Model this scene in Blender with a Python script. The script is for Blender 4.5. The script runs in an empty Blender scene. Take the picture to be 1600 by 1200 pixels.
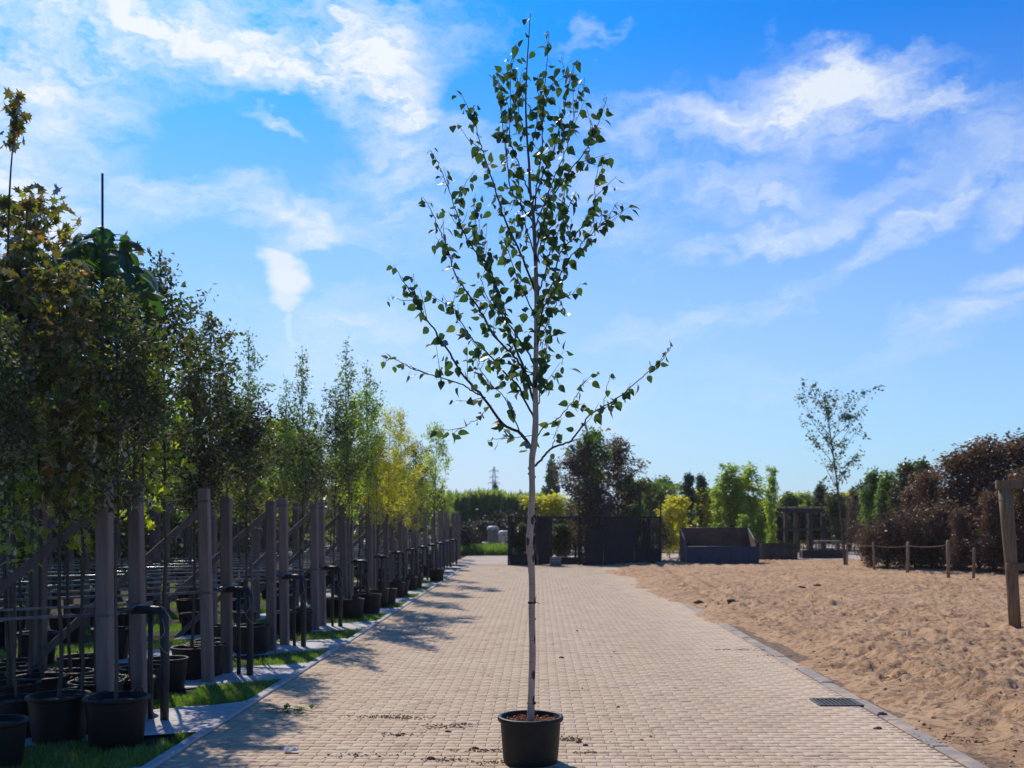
import bpy, math, random
import numpy as np
from mathutils import Vector, Matrix

SC = bpy.context.scene
COL = SC.collection
R = math.radians

# ------------------------------------------------------------------ camera
F, CX, HY, H = 1600.0, 842.0, 813.0, 1.68      # focal length (px of a 1600 px wide frame), vanishing point, eye height
cam_data = bpy.data.cameras.new('camera')
cam = bpy.data.objects.new('camera', cam_data)
COL.objects.link(cam)
cam.location = (0, 0, H)
cam.rotation_euler = (R(90), 0, 0)
cam_data.sensor_width = 36.0
cam_data.lens = 36.0 * F / 1600.0
cam_data.shift_x = -(CX - 800) / 1600.0
cam_data.shift_y = (HY - 600) / 1600.0
cam_data.clip_start = 0.1
cam_data.clip_end = 6000
cam_data.dof.use_dof = True
cam_data.dof.focus_distance = 7.2
cam_data.dof.aperture_fstop = 3.2
SC.camera = cam

# ------------------------------------------------------------------ sun and sky
SUN_AZ, SUN_EL = R(-24), R(44)                  # azimuth from +Y towards +X
sun_dir = Vector((math.sin(SUN_AZ) * math.cos(SUN_EL), math.cos(SUN_AZ) * math.cos(SUN_EL), math.sin(SUN_EL)))
sd = bpy.data.lights.new('sun', 'SUN')
sd.energy = 5.0
sd.angle = R(0.53)
sd.color = (1.0, 0.91, 0.78)
sun = bpy.data.objects.new('sun', sd)
COL.objects.link(sun)
sun.rotation_euler = sun_dir.to_track_quat('Z', 'Y').to_euler()

SC.view_settings.view_transform = 'Standard'
SC.view_settings.look = 'None'
SC.view_settings.exposure = 0.0
SC.view_settings.gamma = 1.0
SC.view_settings.use_curve_mapping = False
SC.cycles.use_denoising = True
SC.cycles.max_bounces = 6
SC.cycles.transparent_max_bounces = 6
SC.cycles.sample_clamp_indirect = 4.0


class NT:
    """small helper for writing node trees"""
    def __init__(s, tree):
        s.t = tree
    def n(s, typ, **kw):
        nd = s.t.nodes.new(typ)
        for k, v in kw.items():
            setattr(nd, k, v)
        return nd
    def put(s, sock, v):
        if isinstance(v, bpy.types.NodeSocket):
            s.t.links.new(v, sock)
        elif v is not None:
            sock.default_value = v
    def m(s, op, a, b=None, c=None, clamp=False):
        nd = s.n('ShaderNodeMath', operation=op, use_clamp=clamp)
        for i, v in enumerate((a, b, c)):
            s.put(nd.inputs[i], v)
        return nd.outputs[0]
    def v(s, op, a, b=None, scale=None):
        nd = s.n('ShaderNodeVectorMath', operation=op)
        s.put(nd.inputs[0], a)
        if b is not None:
            s.put(nd.inputs[1], b)
        if scale is not None:
            s.put(nd.inputs['Scale'], scale)
        return nd.outputs['Value'] if op in ('LENGTH', 'DOT_PRODUCT') else nd.outputs[0]
    def noise(s, vec, scale=5, detail=4, rough=0.5, dist=0.0, col=False, dim='3D'):
        nd = s.n('ShaderNodeTexNoise', noise_dimensions=dim)
        if vec is not None:
            s.put(nd.inputs['Vector'], vec)
        s.put(nd.inputs['Scale'], scale)
        s.put(nd.inputs['Detail'], detail)
        s.put(nd.inputs['Roughness'], rough)
        s.put(nd.inputs['Distortion'], dist)
        return nd.outputs['Color' if col else 'Fac']
    def rng(s, v, a, b, c=0.0, d=1.0, smooth=True):
        nd = s.n('ShaderNodeMapRange')
        nd.interpolation_type = 'SMOOTHSTEP' if smooth else 'LINEAR'
        for i, q in enumerate((v, a, b, c, d)):
            s.put(nd.inputs[i], q)
        return nd.outputs[0]
    def mix(s, f, a, b, blend='MIX'):
        nd = s.n('ShaderNodeMix', data_type='RGBA', blend_type=blend)
        s.put(nd.inputs[0], f)
        for i, q in ((6, a), (7, b)):
            if isinstance(q, tuple) and len(q) == 3:
                q = q + (1.0,)
            s.put(nd.inputs[i], q)
        return nd.outputs[2]
    def mapping(s, vec, loc=(0, 0, 0), rot=(0, 0, 0), scale=(1, 1, 1), typ='POINT'):
        nd = s.n('ShaderNodeMapping', vector_type=typ)
        s.put(nd.inputs['Vector'], vec)
        nd.inputs['Location'].default_value = loc
        nd.inputs['Rotation'].default_value = rot
        nd.inputs['Scale'].default_value = scale
        return nd.outputs[0]


def build_world():
    w = bpy.data.worlds.new('World')
    SC.world = w
    w.use_nodes = True
    w.cycles.sampling_method = 'MANUAL'
    w.cycles.sample_map_resolution = 512
    t = NT(w.node_tree)
    w.node_tree.nodes.clear()
    sky = t.n('ShaderNodeTexSky', sky_type='NISHITA', sun_disc=False)
    sky.sun_elevation = SUN_EL
    sky.sun_rotation = SUN_AZ
    sky.altitude = 50
    sky.air_density = 1.0
    sky.dust_density = 0.6
    sky.ozone_density = 2.2
    hs = t.n('ShaderNodeHueSaturation')
    hs.inputs['Hue'].default_value = 0.497
    hs.inputs['Saturation'].default_value = 1.5
    hs.inputs['Value'].default_value = 1.0
    t.put(hs.inputs['Color'], sky.outputs[0])
    tc = t.n('ShaderNodeTexCoord').outputs['Generated']
    sep = t.n('ShaderNodeSeparateXYZ')
    t.put(sep.inputs[0], tc)
    az = t.m('ARCTAN2', sep.outputs[0], sep.outputs[1])
    el = t.m('ARCSINE', sep.outputs[2])
    # humid air: pale towards the horizon
    away = t.rng(t.v('DOT_PRODUCT', tc, tuple(sun_dir)), 0.50, 0.95, 0.0, 1.0)
    hz = t.m('POWER', t.rng(el, 0.45, 0.0, 0.0, 1.0, smooth=False), 1.3)
    hz = t.m('MULTIPLY', hz, t.m('MULTIPLY_ADD', away, 0.5, 0.75), clamp=True)
    blue = t.mix(1.0, hs.outputs[0], (0.0, 0.95, 1.55), 'MULTIPLY')
    base = t.mix(hz, blue, (6.5, 7.6, 9.5))
    comb = t.n('ShaderNodeCombineXYZ')
    t.put(comb.inputs[0], az)
    t.put(comb.inputs[1], el)
    p = comb.outputs[0]
    # turbulence: bends and frays the cloud edges
    wv = t.v('SUBTRACT', t.noise(p, 7, 4, 0.6, col=True), (0.5, 0.5, 0.5))
    wf = t.v('SUBTRACT', t.noise(t.mapping(p, rot=(0, 0, -0.35), scale=(1.0, 2.2, 1)), 22, 4, 0.68, col=True), (0.5, 0.5, 0.5))
    q = t.v('ADD', t.v('ADD', p, t.v('SCALE', wv, scale=0.10)), t.v('SCALE', wf, scale=0.045))

    def ae(x, y):
        dx, dz = (x - CX) / F, (HY - y) / F
        return math.atan(dx), math.atan2(dz, math.hypot(1, dx))

    # cirrus banks: centre and half size (in pixels of the photograph, turned into angles), tilt, strength
    banks = [
        (300, 30, 560, 85, 4, .85), (590, 115, 130, 85, -20, .85), (470, 100, 130, 32, -8, .7),
        (680, 180, 120, 26, -22, .5), (430, 185, 70, 16, -22, .6), (300, 290, 130, 44, 6, .6),
        (455, 345, 105, 48, -10, .8), (90, 345, 60, 34, 0, .45), (600, 330, 180, 120, 0, .4), (660, 240, 140, 60, -10, .4),
        (1230, 165, 350, 70, -2, .68), (1290, 125, 110, 46, 12, .45), (1500, 205, 220, 62, -8, .42),
        (1180, 285, 150, 52, -6, .55), (1300, 335, 270, 38, 12, .52), (1415, 365, 140, 32, 28, .72),
        (1150, 375, 140, 26, 6, .4), (1590, 290, 110, 44, 16, .65), (1580, 345, 110, 26, 24, .45),
        (1235, 455, 80, 32, 32, .65), (1530, 490, 200, 44, 20, .62), (1560, 430, 90, 22, 12, .5),
        (1050, 520, 190, 44, 6, .5), (960, 300, 170, 150, 0, .42), (930, 50, 100, 20, 14, .35),
        (540, 540, 260, 100, -8, .45), (1250, 600, 420, 60, 3, .22), (-120, 250, 330, 210, 0, .75), (60, 120, 260, 90, 10, .4), (850, 640, 300, 50, 0, .25),
    ]
    d = None
    for (x, y, hw, hh, rot, s) in banks:
        a, e = ae(x, y)
        mp = t.mapping(q, (a, e, 0), (0, 0, R(rot)), (hw / F * 1.25, hh / F * 1.25, 1), 'TEXTURE')
        g = t.rng(t.v('LENGTH', mp), 1.0, 0.0, 0.0, s)
        d = g if d is None else t.m('ADD', d, g)
    fray = t.noise(t.mapping(q, rot=(0, 0, -0.25), scale=(1, 3.2, 1)), 11, 6, 0.66)
    d = t.m('MULTIPLY', d, t.rng(fray, 0.30, 0.68, 0.10, 1.30, smooth=False))
    # thin veil that goes on over the whole sky
    veil = t.noise(t.mapping(q, rot=(0, 0, -0.15), scale=(1, 2.4, 1)), 3.6, 5, 0.6)
    d = t.m('ADD', d, t.rng(veil, 0.46, 0.80, 0.0, 0.30))
    # one dense puff (an old trail) with a tail
    q2 = t.v('ADD', t.v('ADD', p, t.v('SCALE', wv, scale=0.035)), t.v('SCALE', wf, scale=0.026))
    for (x, y, hw, hh, rot, s) in ((440, 408, 32, 22, -20, .8), (452, 436, 30, 34, -6, .85), (448, 465, 24, 22, 0, .7), (452, 515, 8, 46, 6, .45)):
        a, e = ae(x, y)
        mp = t.mapping(q2, (a, e, 0), (0, 0, R(rot)), (hw / F, hh / F, 1), 'TEXTURE')
        d = t.m('MAXIMUM', d, t.rng(t.v('LENGTH', mp), 1.3, 0.45, 0.0, s))
    d = t.m('MULTIPLY', t.m('SUBTRACT', d, 0.10), 1.12, clamp=True)
    d = t.m('MINIMUM', d, 0.95)
    # clouds near the sun are brighter than those opposite
    toward = t.rng(t.v('DOT_PRODUCT', tc, tuple(sun_dir)), 0.45, 1.0, 0.0, 1.0)
    ccol = t.mix(toward, (6.2, 7.6, 9.6), (9.4, 9.7, 9.9))
    col = t.mix(d, base, ccol)
    bg = t.n('ShaderNodeBackground')
    t.put(bg.inputs['Color'], col)
    bg.inputs['Strength'].default_value = 0.1
    out = t.n('ShaderNodeOutputWorld')
    w.node_tree.links.new(bg.outputs[0], out.inputs[0])


build_world()


# ------------------------------------------------------------------ helpers
def P(x, y, D):
    """photograph pixel at depth D (metres along +Y)"""
    return Vector(((x - CX) * D / F, D, H + (HY - y) * D / F))


def G(x, y):
    """where the ray through a pixel meets the ground"""
    return P(x, y, F * H / (y - HY))


def tag(o, label=None, cat=None, group=None, kind=None):
    if label: o['label'] = label
    if cat: o['category'] = cat
    if group: o['group'] = group
    if kind: o['kind'] = kind
    return o


def empty(name, loc=(0, 0, 0), rz=0.0):
    o = bpy.data.objects.new(name, None)
    o.empty_display_size = 0.1
    o.location = loc
    o.rotation_euler = (0, 0, rz)
    COL.objects.link(o)
    return o


def obj(name, me, mat=None, parent=None, loc=None, rot=None):
    o = bpy.data.objects.new(name, me)
    if mat is not None and len(me.materials) == 0:
        me.materials.append(mat)
    COL.objects.link(o)
    if parent is not None:
        o.parent = parent
    if loc is not None: o.location = loc
    if rot is not None: o.rotation_euler = rot
    return o


def copy_tree(o, parent=None):
    c = o.copy()
    COL.objects.link(c)
    c.parent = parent
    for ch in list(o.children):
        copy_tree(ch, c)
    return c


def mesh_np(name, verts, faces, smooth=False):
    """fast mesh from an (N,3) array and an (M,k) array of equal-sized faces, or a list of such arrays"""
    me = bpy.data.meshes.new(name)
    verts = np.asarray(verts, np.float32).reshape(-1, 3)
    fl = faces if isinstance(faces, list) else [faces]
    fl = [np.asarray(f, np.int32) for f in fl if len(f)]
    loops = np.concatenate([f.ravel() for f in fl])
    totals = np.concatenate([np.full(len(f), f.shape[1], np.int32) for f in fl])
    starts = np.concatenate([[0], np.cumsum(totals)[:-1]]).astype(np.int32)
    me.vertices.add(len(verts))
    me.vertices.foreach_set('co', verts.ravel())
    me.loops.add(len(loops))
    me.loops.foreach_set('vertex_index', loops)
    me.polygons.add(len(totals))
    me.polygons.foreach_set('loop_start', starts)
    me.polygons.foreach_set('loop_total', totals)
    if smooth:
        me.polygons.foreach_set('use_smooth', np.ones(len(totals), bool))
    me.update(calc_edges=True)
    return me


class MB:
    """collects simple solids into one mesh (python faces)"""
    def __init__(s):
        s.v, s.f, s.sm = [], [], []
    def add(s, vs, fs, smooth=False):
        b = len(s.v)
        s.v += [tuple(q) for q in vs]
        s.f += [tuple(b + i for i in f) for f in fs]
        s.sm += [smooth] * len(fs)
        return s
    def box(s, c, size, rot=None, bevel=0.0):
        hx, hy, hz = (q / 2 for q in size)
        c = Vector(c)
        M = rot if rot is not None else Matrix.Identity(3)
        b = min(bevel, hx * .8, hy * .8, hz * .8)
        if b <= 0:
            vs = [c + M @ Vector((x, y, z)) for z in (-hz, hz) for x, y in ((-hx, -hy), (hx, -hy), (hx, hy), (-hx, hy))]
            return s.add(vs, [(3, 2, 1, 0), (4, 5, 6, 7), (0, 1, 5, 4), (1, 2, 6, 5), (2, 3, 7, 6), (3, 0, 4, 7)])
        ring = [(-hx + b, -hy), (hx - b, -hy), (hx, -hy + b), (hx, hy - b), (hx - b, hy), (-hx + b, hy), (-hx, hy - b), (-hx, -hy + b)]
        ins = [(x * (hx - b) / hx if abs(x) == hx else x, y * (hy - b) / hy if abs(y) == hy else y) for x, y in ring]
        vs = []
        for z, rr in ((-hz, ins), (-hz + b, ring), (hz - b, ring), (hz, ins)):
            vs += [c + M @ Vector((x, y, z)) for x, y in rr]
        fs = [tuple(range(7, -1, -1)), tuple(range(24, 32))]
        for k in range(3):
            for i in range(8):
                j = (i + 1) % 8
                fs.append((k * 8 + i, k * 8 + j, k * 8 + 8 + j, k * 8 + 8 + i))
        return s.add(vs, fs)
    def bar(s, a, b, w, h=None, bevel=0.0, up=Vector((0, 0, 1))):
        a, b = Vector(a), Vector(b)
        d = (b - a)
        L = d.length
        z = d.normalized()
        x = up.cross(z)
        if x.length < 1e-4: x = Vector((1, 0, 0))
        x.normalize()
        y = z.cross(x)
        M = Matrix((x, y, z)).transposed()
        return s.box((a + b) / 2, (w, h or w, L), M, bevel)
    def tube(s, pts, rad, n=8, caps=True):
        pts = [Vector(q) for q in pts]
        rad = rad if isinstance(rad, (list, tuple)) else [rad] * len(pts)
        vs, fs = [], []
        ref = Vector((0.31, 0.17, 0.93))
        for i, q in enumerate(pts):
            t = (pts[min(i + 1, len(pts) - 1)] - pts[max(i - 1, 0)]).normalized()
            x = t.cross(ref)
            if x.length < .1: x = t.cross(Vector((1, 0, 0)))
            x.normalize()
            y = t.cross(x)
            for k in range(n):
                a = 2 * math.pi * k / n
                vs.append(q + (x * math.cos(a) + y * math.sin(a)) * rad[i])
        for i in range(len(pts) - 1):
            for k in range(n):
                j = (k + 1) % n
                fs.append((i * n + k, i * n + j, i * n + n + j, i * n + n + k))
        if caps:
            fs.append(tuple(range(n - 1, -1, -1)))
            fs.append(tuple((len(pts) - 1) * n + k for k in range(n)))
        return s.add(vs, fs, True)
    def lathe(s, prof, n=32, c=(0, 0, 0), smooth=True):
        vs, fs = [], []
        for r, z in prof:
            for k in range(n):
                a = 2 * math.pi * k / n
                vs.append((c[0] + r * math.cos(a), c[1] + r * math.sin(a), c[2] + z))
        for i in range(len(prof) - 1):
            for k in range(n):
                j = (k + 1) % n
                fs.append((i * n + k, i * n + j, i * n + n + j, i * n + n + k))
        return s.add(vs, fs, smooth)
    def mesh(s, name):
        me = bpy.data.meshes.new(name)
        me.from_pydata(s.v, [], s.f)
        me.polygons.foreach_set('use_smooth', s.sm)
        me.update()
        return me
    def build(s, name, mat, parent=None, loc=None, rot=None):
        return obj(name, s.mesh(name), mat, parent, loc, rot)


def vnoise(x, y, seed=0):
    """smooth value noise on arrays"""
    xi, yi = np.floor(x).astype(np.int64), np.floor(y).astype(np.int64)
    fx, fy = x - xi, y - yi
    fx, fy = fx * fx * (3 - 2 * fx), fy * fy * (3 - 2 * fy)
    def h(a, b):
        n = (a * 374761393 + b * 668265263 + seed * 974634777) & 0x7fffffff
        n = ((n ^ (n >> 13)) * 1274126177) & 0x7fffffff
        n = (n ^ (n >> 16)) & 0xffff
        return n / 65535.0
    return (h(xi, yi) * (1 - fx) + h(xi + 1, yi) * fx) * (1 - fy) + (h(xi, yi + 1) * (1 - fx) + h(xi + 1, yi + 1) * fx) * fy


def fbm(x, y, oct=4, seed=0, gain=0.5):
    s, a, tot = 0, 1, 0
    for o in range(oct):
        s = s + a * vnoise(x * 2 ** o, y * 2 ** o, seed + o)
        tot += a
        a *= gain
    return s / tot - 0.5


# ------------------------------------------------------------------ materials
MAT = {}


def material(name, rough=0.8, spec=0.3):
    m = bpy.data.materials.new(name)
    m.use_nodes = True
    t = NT(m.node_tree)
    b = m.node_tree.nodes['Principled BSDF']
    b.inputs['Roughness'].default_value = rough
    b.inputs['Specular IOR Level'].default_value = spec
    MAT[name] = m
    return m, t, b


def bump(t, b, h, strength=0.3, dist=0.01):
    n = t.n('ShaderNodeBump')
    n.inputs['Strength'].default_value = strength
    n.inputs['Distance'].default_value = dist
    t.put(n.inputs['Height'], h)
    t.put(b.inputs['Normal'], n.outputs[0])


def pos(t):
    return t.n('ShaderNodeNewGeometry').outputs['Position']


def simple(name, c1, c2=None, scale=8, rough=0.8, spec=0.3, bumps=0.0, obj_space=True, bscale=40, stretch=(1, 1, 1)):
    m, t, b = material(name, rough, spec)
    vec = t.n('ShaderNodeTexCoord').outputs['Object'] if obj_space else pos(t)
    vec = t.mapping(vec, scale=stretch)
    c2 = c2 or tuple(q * 0.75 for q in c1)
    c = t.mix(t.rng(t.noise(vec, scale, 5, 0.6), .3, .7), c1, c2)
    if obj_space:                                # no two pieces weather alike
        hs = t.n('ShaderNodeHueSaturation')
        t.put(hs.inputs['Value'], t.rng(t.n('ShaderNodeObjectInfo').outputs['Random'], 0, 1, .78, 1.2, smooth=False))
        t.put(hs.inputs['Color'], c)
        c = hs.outputs[0]
    t.put(b.inputs['Base Color'], c)
    if bumps:
        bump(t, b, t.noise(vec, bscale, 4, 0.6), bumps)
    return m


def leaf_mat(name, cols, trans=0.35, rough=0.6, gloss=0.10):
    """leaf: colour varies from leaf to leaf, light shines through"""
    m = bpy.data.materials.new(name)
    m.use_nodes = True
    MAT[name] = m
    t = NT(m.node_tree)
    m.node_tree.nodes.clear()
    g = t.n('ShaderNodeNewGeometry')
    r = t.n('ShaderNodeValToRGB')
    cr = r.color_ramp
    n = len(cols)
    while len(cr.elements) < n:
        cr.elements.new(0.5)
    for i, (p_, c) in enumerate(cols):
        cr.elements[i].position = p_
        cr.elements[i].color = (*c, 1)
    t.put(r.inputs[0], g.outputs['Random Per Island'])
    c = r.outputs[0]
    d = t.n('ShaderNodeBsdfDiffuse')
    t.put(d.inputs['Color'], c)
    tr = t.n('ShaderNodeBsdfTranslucent')
    t.put(tr.inputs['Color'], t.mix(1.0, c, (2.2, 2.6, 0.9), 'MULTIPLY'))
    mx = t.n('ShaderNodeMixShader')
    mx.inputs[0].default_value = trans
    m.node_tree.links.new(d.outputs[0], mx.inputs[1])
    m.node_tree.links.new(tr.outputs[0], mx.inputs[2])
    gl = t.n('ShaderNodeBsdfGlossy')
    gl.inputs['Roughness'].default_value = rough
    gl.inputs['Color'].default_value = (1, 1, 1, 1)
    fr = t.n('ShaderNodeFresnel')
    fr.inputs[0].default_value = 1.4
    mx2 = t.n('ShaderNodeMixShader')
    t.put(mx2.inputs[0], t.m('MULTIPLY_ADD', fr.outputs[0], 0.22, gloss * 0.04))
    m.node_tree.links.new(mx.outputs[0], mx2.inputs[1])
    m.node_tree.links.new(gl.outputs[0], mx2.inputs[2])
    out = t.n('ShaderNodeOutputMaterial')
    m.node_tree.links.new(mx2.outputs[0], out.inputs[0])
    return m


def make_materials():
    # pavers: reddish-beige concrete, each stone its own shade, soil stains, sand drifted in from the field
    m, t, b = material('paver', 0.85, 0.25)
    p = pos(t)
    br = t.n('ShaderNodeTexBrick', offset=0.5, offset_frequency=2)
    t.put(br.inputs['Vector'], p)
    for k, v in (('Scale', 1.0), ('Mortar Size', 0.0), ('Bias', 0.0), ('Brick Width', 0.2), ('Row Height', 0.1)):
        br.inputs[k].default_value = v
    br.inputs['Color1'].default_value = (0.50, 0.372, 0.245, 1)
    br.inputs['Color2'].default_value = (0.455, 0.333, 0.218, 1)
    c = t.mix(t.rng(t.noise(p, 60, 4, 0.7), .3, .75, 0, .35), br.outputs['Color'], (0.34, 0.25, 0.195))
    c = t.mix(t.rng(t.noise(p, 1.1, 5, 0.6), .42, .72, 0, .45), c, (0.50, 0.40, 0.30))
    stain = t.m('MULTIPLY', t.rng(t.noise(t.mapping(p, scale=(1, 1.4, 1)), 2.3, 6, 0.72), .50, .60), t.rng(t.noise(p, 13, 4, 0.7), .40, .60, 0, .55))
    c = t.mix(stain, c, (0.24, 0.155, 0.095))
    sx = t.n('ShaderNodeSeparateXYZ')
    t.put(sx.inputs[0], p)
    sand = t.rng(t.m('ADD', sx.outputs[0], t.m('MULTIPLY', t.m('SUBTRACT', t.noise(p, 1.6, 6, 0.65), 0.5), 2.2)), 1.6, 3.0, 0, .75)
    c = t.mix(sand, c, (0.56, 0.42, 0.29))
    t.put(b.inputs['Base Color'], c)
    bump(t, b, t.noise(p, 130, 3, 0.7), 0.35, 0.004)

    m, t, b = material('joint', 0.95, 0.1)
    p = pos(t)
    c = t.mix(t.rng(t.noise(p, 14, 4, 0.6), .35, .65), (0.13, 0.085, 0.055), (0.24, 0.165, 0.11))
    t.put(b.inputs['Base Color'], c)

    # far paving: the same stones, too far off to tell apart
    m, t, b = material('paving_far', 0.88, 0.2)
    p = pos(t)
    br = t.n('ShaderNodeTexBrick', offset=0.5)
    t.put(br.inputs['Vector'], p)
    for k, v in (('Scale', 1.0), ('Mortar Size', 0.005), ('Brick Width', 0.2), ('Row Height', 0.1)):
        br.inputs[k].default_value = v
    br.inputs['Color1'].default_value = (0.46, 0.37, 0.31, 1)
    br.inputs['Color2'].default_value = (0.40, 0.31, 0.26, 1)
    br.inputs['Mortar'].default_value = (0.2, 0.15, 0.12, 1)
    c = t.mix(t.rng(t.noise(p, .5, 5, 0.6), .4, .7, 0, .5), br.outputs['Color'], (0.50, 0.42, 0.35))
    t.put(b.inputs['Base Color'], c)

    m, t, b = material('sand', 0.95, 0.1)
    p = pos(t)
    c = t.mix(t.rng(t.noise(p, 1.3, 6, 0.65), .3, .7), (0.57, 0.37, 0.215), (0.47, 0.29, 0.165))
    c = t.mix(t.rng(t.noise(p, .55, 4, 0.6), .45, .62, 0, .45), c, (0.36, 0.225, 0.13))
    c = t.mix(t.rng(t.noise(p, 9, 5, 0.7), .48, .60, 0, .7), c, (0.20, 0.115, 0.06))
    c = t.mix(t.rng(t.noise(p, 45, 4, 0.7), .55, .75, 0, .5), c, (0.66, 0.46, 0.29))
    t.put(b.inputs['Base Color'], c)
    hgt = t.m('ADD', t.noise(p, 19, 5, 0.72), t.m('MULTIPLY', t.noise(p, 90, 3, 0.7), 0.4))
    bump(t, b, hgt, 0.8, 0.04)

    simple('soil', (0.13, 0.085, 0.05), (0.08, 0.05, 0.03), 3, 0.95, 0.1, 0.4, False)
    simple('turf_soil', (0.03, 0.035, 0.014), (0.05, 0.04, 0.025), 6, 0.95, 0.1, 0.4, False)
    simple('field', (0.08, 0.10, 0.035), (0.15, 0.13, 0.06), 0.3, 0.95, 0.1, 0, False)
    simple('concrete', (0.46, 0.45, 0.43), (0.33, 0.32, 0.30), 7, 0.9, 0.2, 0.3, False, 60)
    simple('concrete_dark', (0.27, 0.255, 0.245), (0.20, 0.19, 0.18), 5, 0.9, 0.2, 0.3, False, 60)
    simple('mat_cloth', (0.52, 0.50, 0.48), (0.37, 0.355, 0.34), 4, 0.9, 0.2, 0.3, False, 30)
    simple('post_wood', (0.21, 0.16, 0.145), (0.15, 0.112, 0.10), 3, 0.85, 0.2, 0.3, True, 30, (6, 6, .7))
    simple('brace_wood', (0.12, 0.10, 0.095), (0.08, 0.065, 0.06), 4, 0.85, 0.2, 0.3, True, 30, (6, 6, .7))
    simple('stake_wood', (0.30, 0.21, 0.12), (0.19, 0.13, 0.075), 4, 0.85, 0.2, 0.4, True, 30, (6, 6, .6))
    simple('old_wood', (0.22, 0.15, 0.085), (0.10, 0.07, 0.042), 5, 0.85, 0.2, 0.5, True, 24, (7, 7, .5))
    simple('dark_wood', (0.075, 0.06, 0.05), (0.04, 0.033, 0.03), 4, 0.85, 0.2, 0.3)
    simple('grey_wood', (0.26, 0.23, 0.20), (0.16, 0.14, 0.12), 4, 0.85, 0.2, 0.3)
    simple('black_plastic', (0.008, 0.008, 0.0085), (0.020, 0.017, 0.014), 5, 0.5, 0.22, 0.05)
    simple('black_pipe', (0.016, 0.016, 0.018), (0.03, 0.028, 0.028), 12, 0.5, 0.4, 0.1)
    simple('rail_metal', (0.20, 0.20, 0.21), (0.10, 0.10, 0.11), 12, 0.28, 0.6)
    simple('band', (0.11, 0.105, 0.11), (0.08, 0.08, 0.085), 12, 0.6, 0.3)
    simple('net_black', (0.012, 0.013, 0.017), (0.02, 0.022, 0.026), 4, 0.8, 0.2)
    simple('skip_blue', (0.010, 0.026, 0.075), (0.018, 0.028, 0.055), 2.5, 0.55, 0.3, 0.1)
    simple('skip_rust', (0.17, 0.085, 0.05), (0.09, 0.05, 0.035), 3, 0.85, 0.2, 0.2)
    simple('bark', (0.10, 0.085, 0.065), (0.06, 0.05, 0.04), 14, 0.9, 0.15, 0.4, True, 60, (1, 1, .25))
    simple('bark_pale', (0.19, 0.165, 0.12), (0.11, 0.095, 0.07), 14, 0.9, 0.15, 0.4, True, 60, (1, 1, .25))
    simple('twig', (0.060, 0.040, 0.032), (0.04, 0.028, 0.024), 14, 0.7, 0.3)
    simple('cane', (0.055, 0.045, 0.05), (0.035, 0.03, 0.032), 20, 0.6, 0.3)
    simple('mulch', (0.26, 0.105, 0.045), (0.12, 0.05, 0.025), 30, 0.95, 0.1, 0.8, True, 50)
    simple('chip', (0.36, 0.16, 0.07), (0.20, 0.08, 0.035), 50, 0.9, 0.1)
    simple('pot_soil', (0.07, 0.045, 0.03), (0.11, 0.06, 0.035), 30, 0.95, 0.1, 0.8, True, 50)
    simple('white_wrap', (0.74, 0.73, 0.71), (0.55, 0.53, 0.50), 3, 0.5, 0.4, 0.2)
    simple('bag_side', (0.36, 0.30, 0.23), (0.24, 0.20, 0.15), 3, 0.8, 0.3, 0.2)
    simple('steel_haze_blue', (0.16, 0.22, 0.30), (0.14, 0.19, 0.26), 1, 0.6, 0.4)  # pylon steel, with the blue of distance haze put into its colour
    simple('rope', (0.30, 0.24, 0.17), (0.2, 0.16, 0.12), 10, 0.9, 0.1)
    simple('iron', (0.05, 0.045, 0.042), (0.03, 0.028, 0.026), 15, 0.6, 0.5, 0.2)
    simple('paper', (0.78, 0.77, 0.74), (0.66, 0.65, 0.62), 30, 0.8, 0.2)
    simple('clod', (0.16, 0.10, 0.06), (0.08, 0.05, 0.03), 30, 0.95, 0.1, 0.6)

    # right kerb: concrete under a film of sand
    m, t, b = material('kerb_sandy', 0.9, 0.2)
    p = pos(t)
    c = t.mix(t.rng(t.noise(p, 6, 5, 0.6), .3, .7), (0.33, 0.285, 0.245), (0.25, 0.21, 0.18))
    c = t.mix(t.rng(t.noise(p, 2.2, 6, 0.7), .45, .62, 0, .85), c, (0.52, 0.38, 0.26))
    t.put(b.inputs['Base Color'], c)
    bump(t, b, t.noise(p, 60, 4, 0.7), 0.4)

    # birch bark: pale, pinkish grey, with dark short cross marks
    m, t, b = material('birch_bark', 0.7, 0.3)
    o = t.n('ShaderNodeTexCoord').outputs['Object']
    c = t.mix(t.rng(t.noise(o, 5, 5, 0.6), .3, .7), (0.46, 0.335, 0.265), (0.33, 0.225, 0.17))
    mk = t.rng(t.noise(t.mapping(o, scale=(16, 16, 95)), 1.0, 3, 0.6), .62, .68, 0, .8)
    c = t.mix(mk, c, (0.10, 0.075, 0.065))
    scar = t.n('ShaderNodeTexVoronoi', feature='F1')
    t.put(scar.inputs['Vector'], t.mapping(o, scale=(14, 14, 7)))
    scar.inputs['Scale'].default_value = 1.0
    c = t.mix(t.rng(scar.outputs['Distance'], .26, .19), c, (0.045, 0.032, 0.028))
    sz = t.n('ShaderNodeSeparateXYZ')
    t.put(sz.inputs[0], o)
    c = t.mix(t.rng(sz.outputs[2], 2.6, 3.6, 0, .85), c, (0.075, 0.05, 0.04))
    t.put(b.inputs['Base Color'], c)
    bump(t, b, t.noise(t.mapping(o, scale=(20, 20, 60)), 2.0, 4, 0.6), 0.3, 0.006)

    leaf_mat('leaf_birch', [(0, (0.026, 0.050, 0.022)), (.8, (0.042, 0.074, 0.026)), (.95, (0.07, 0.10, 0.028)), (1, (0.13, 0.13, 0.03))], 0.32, 0.5, 0.2)
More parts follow.
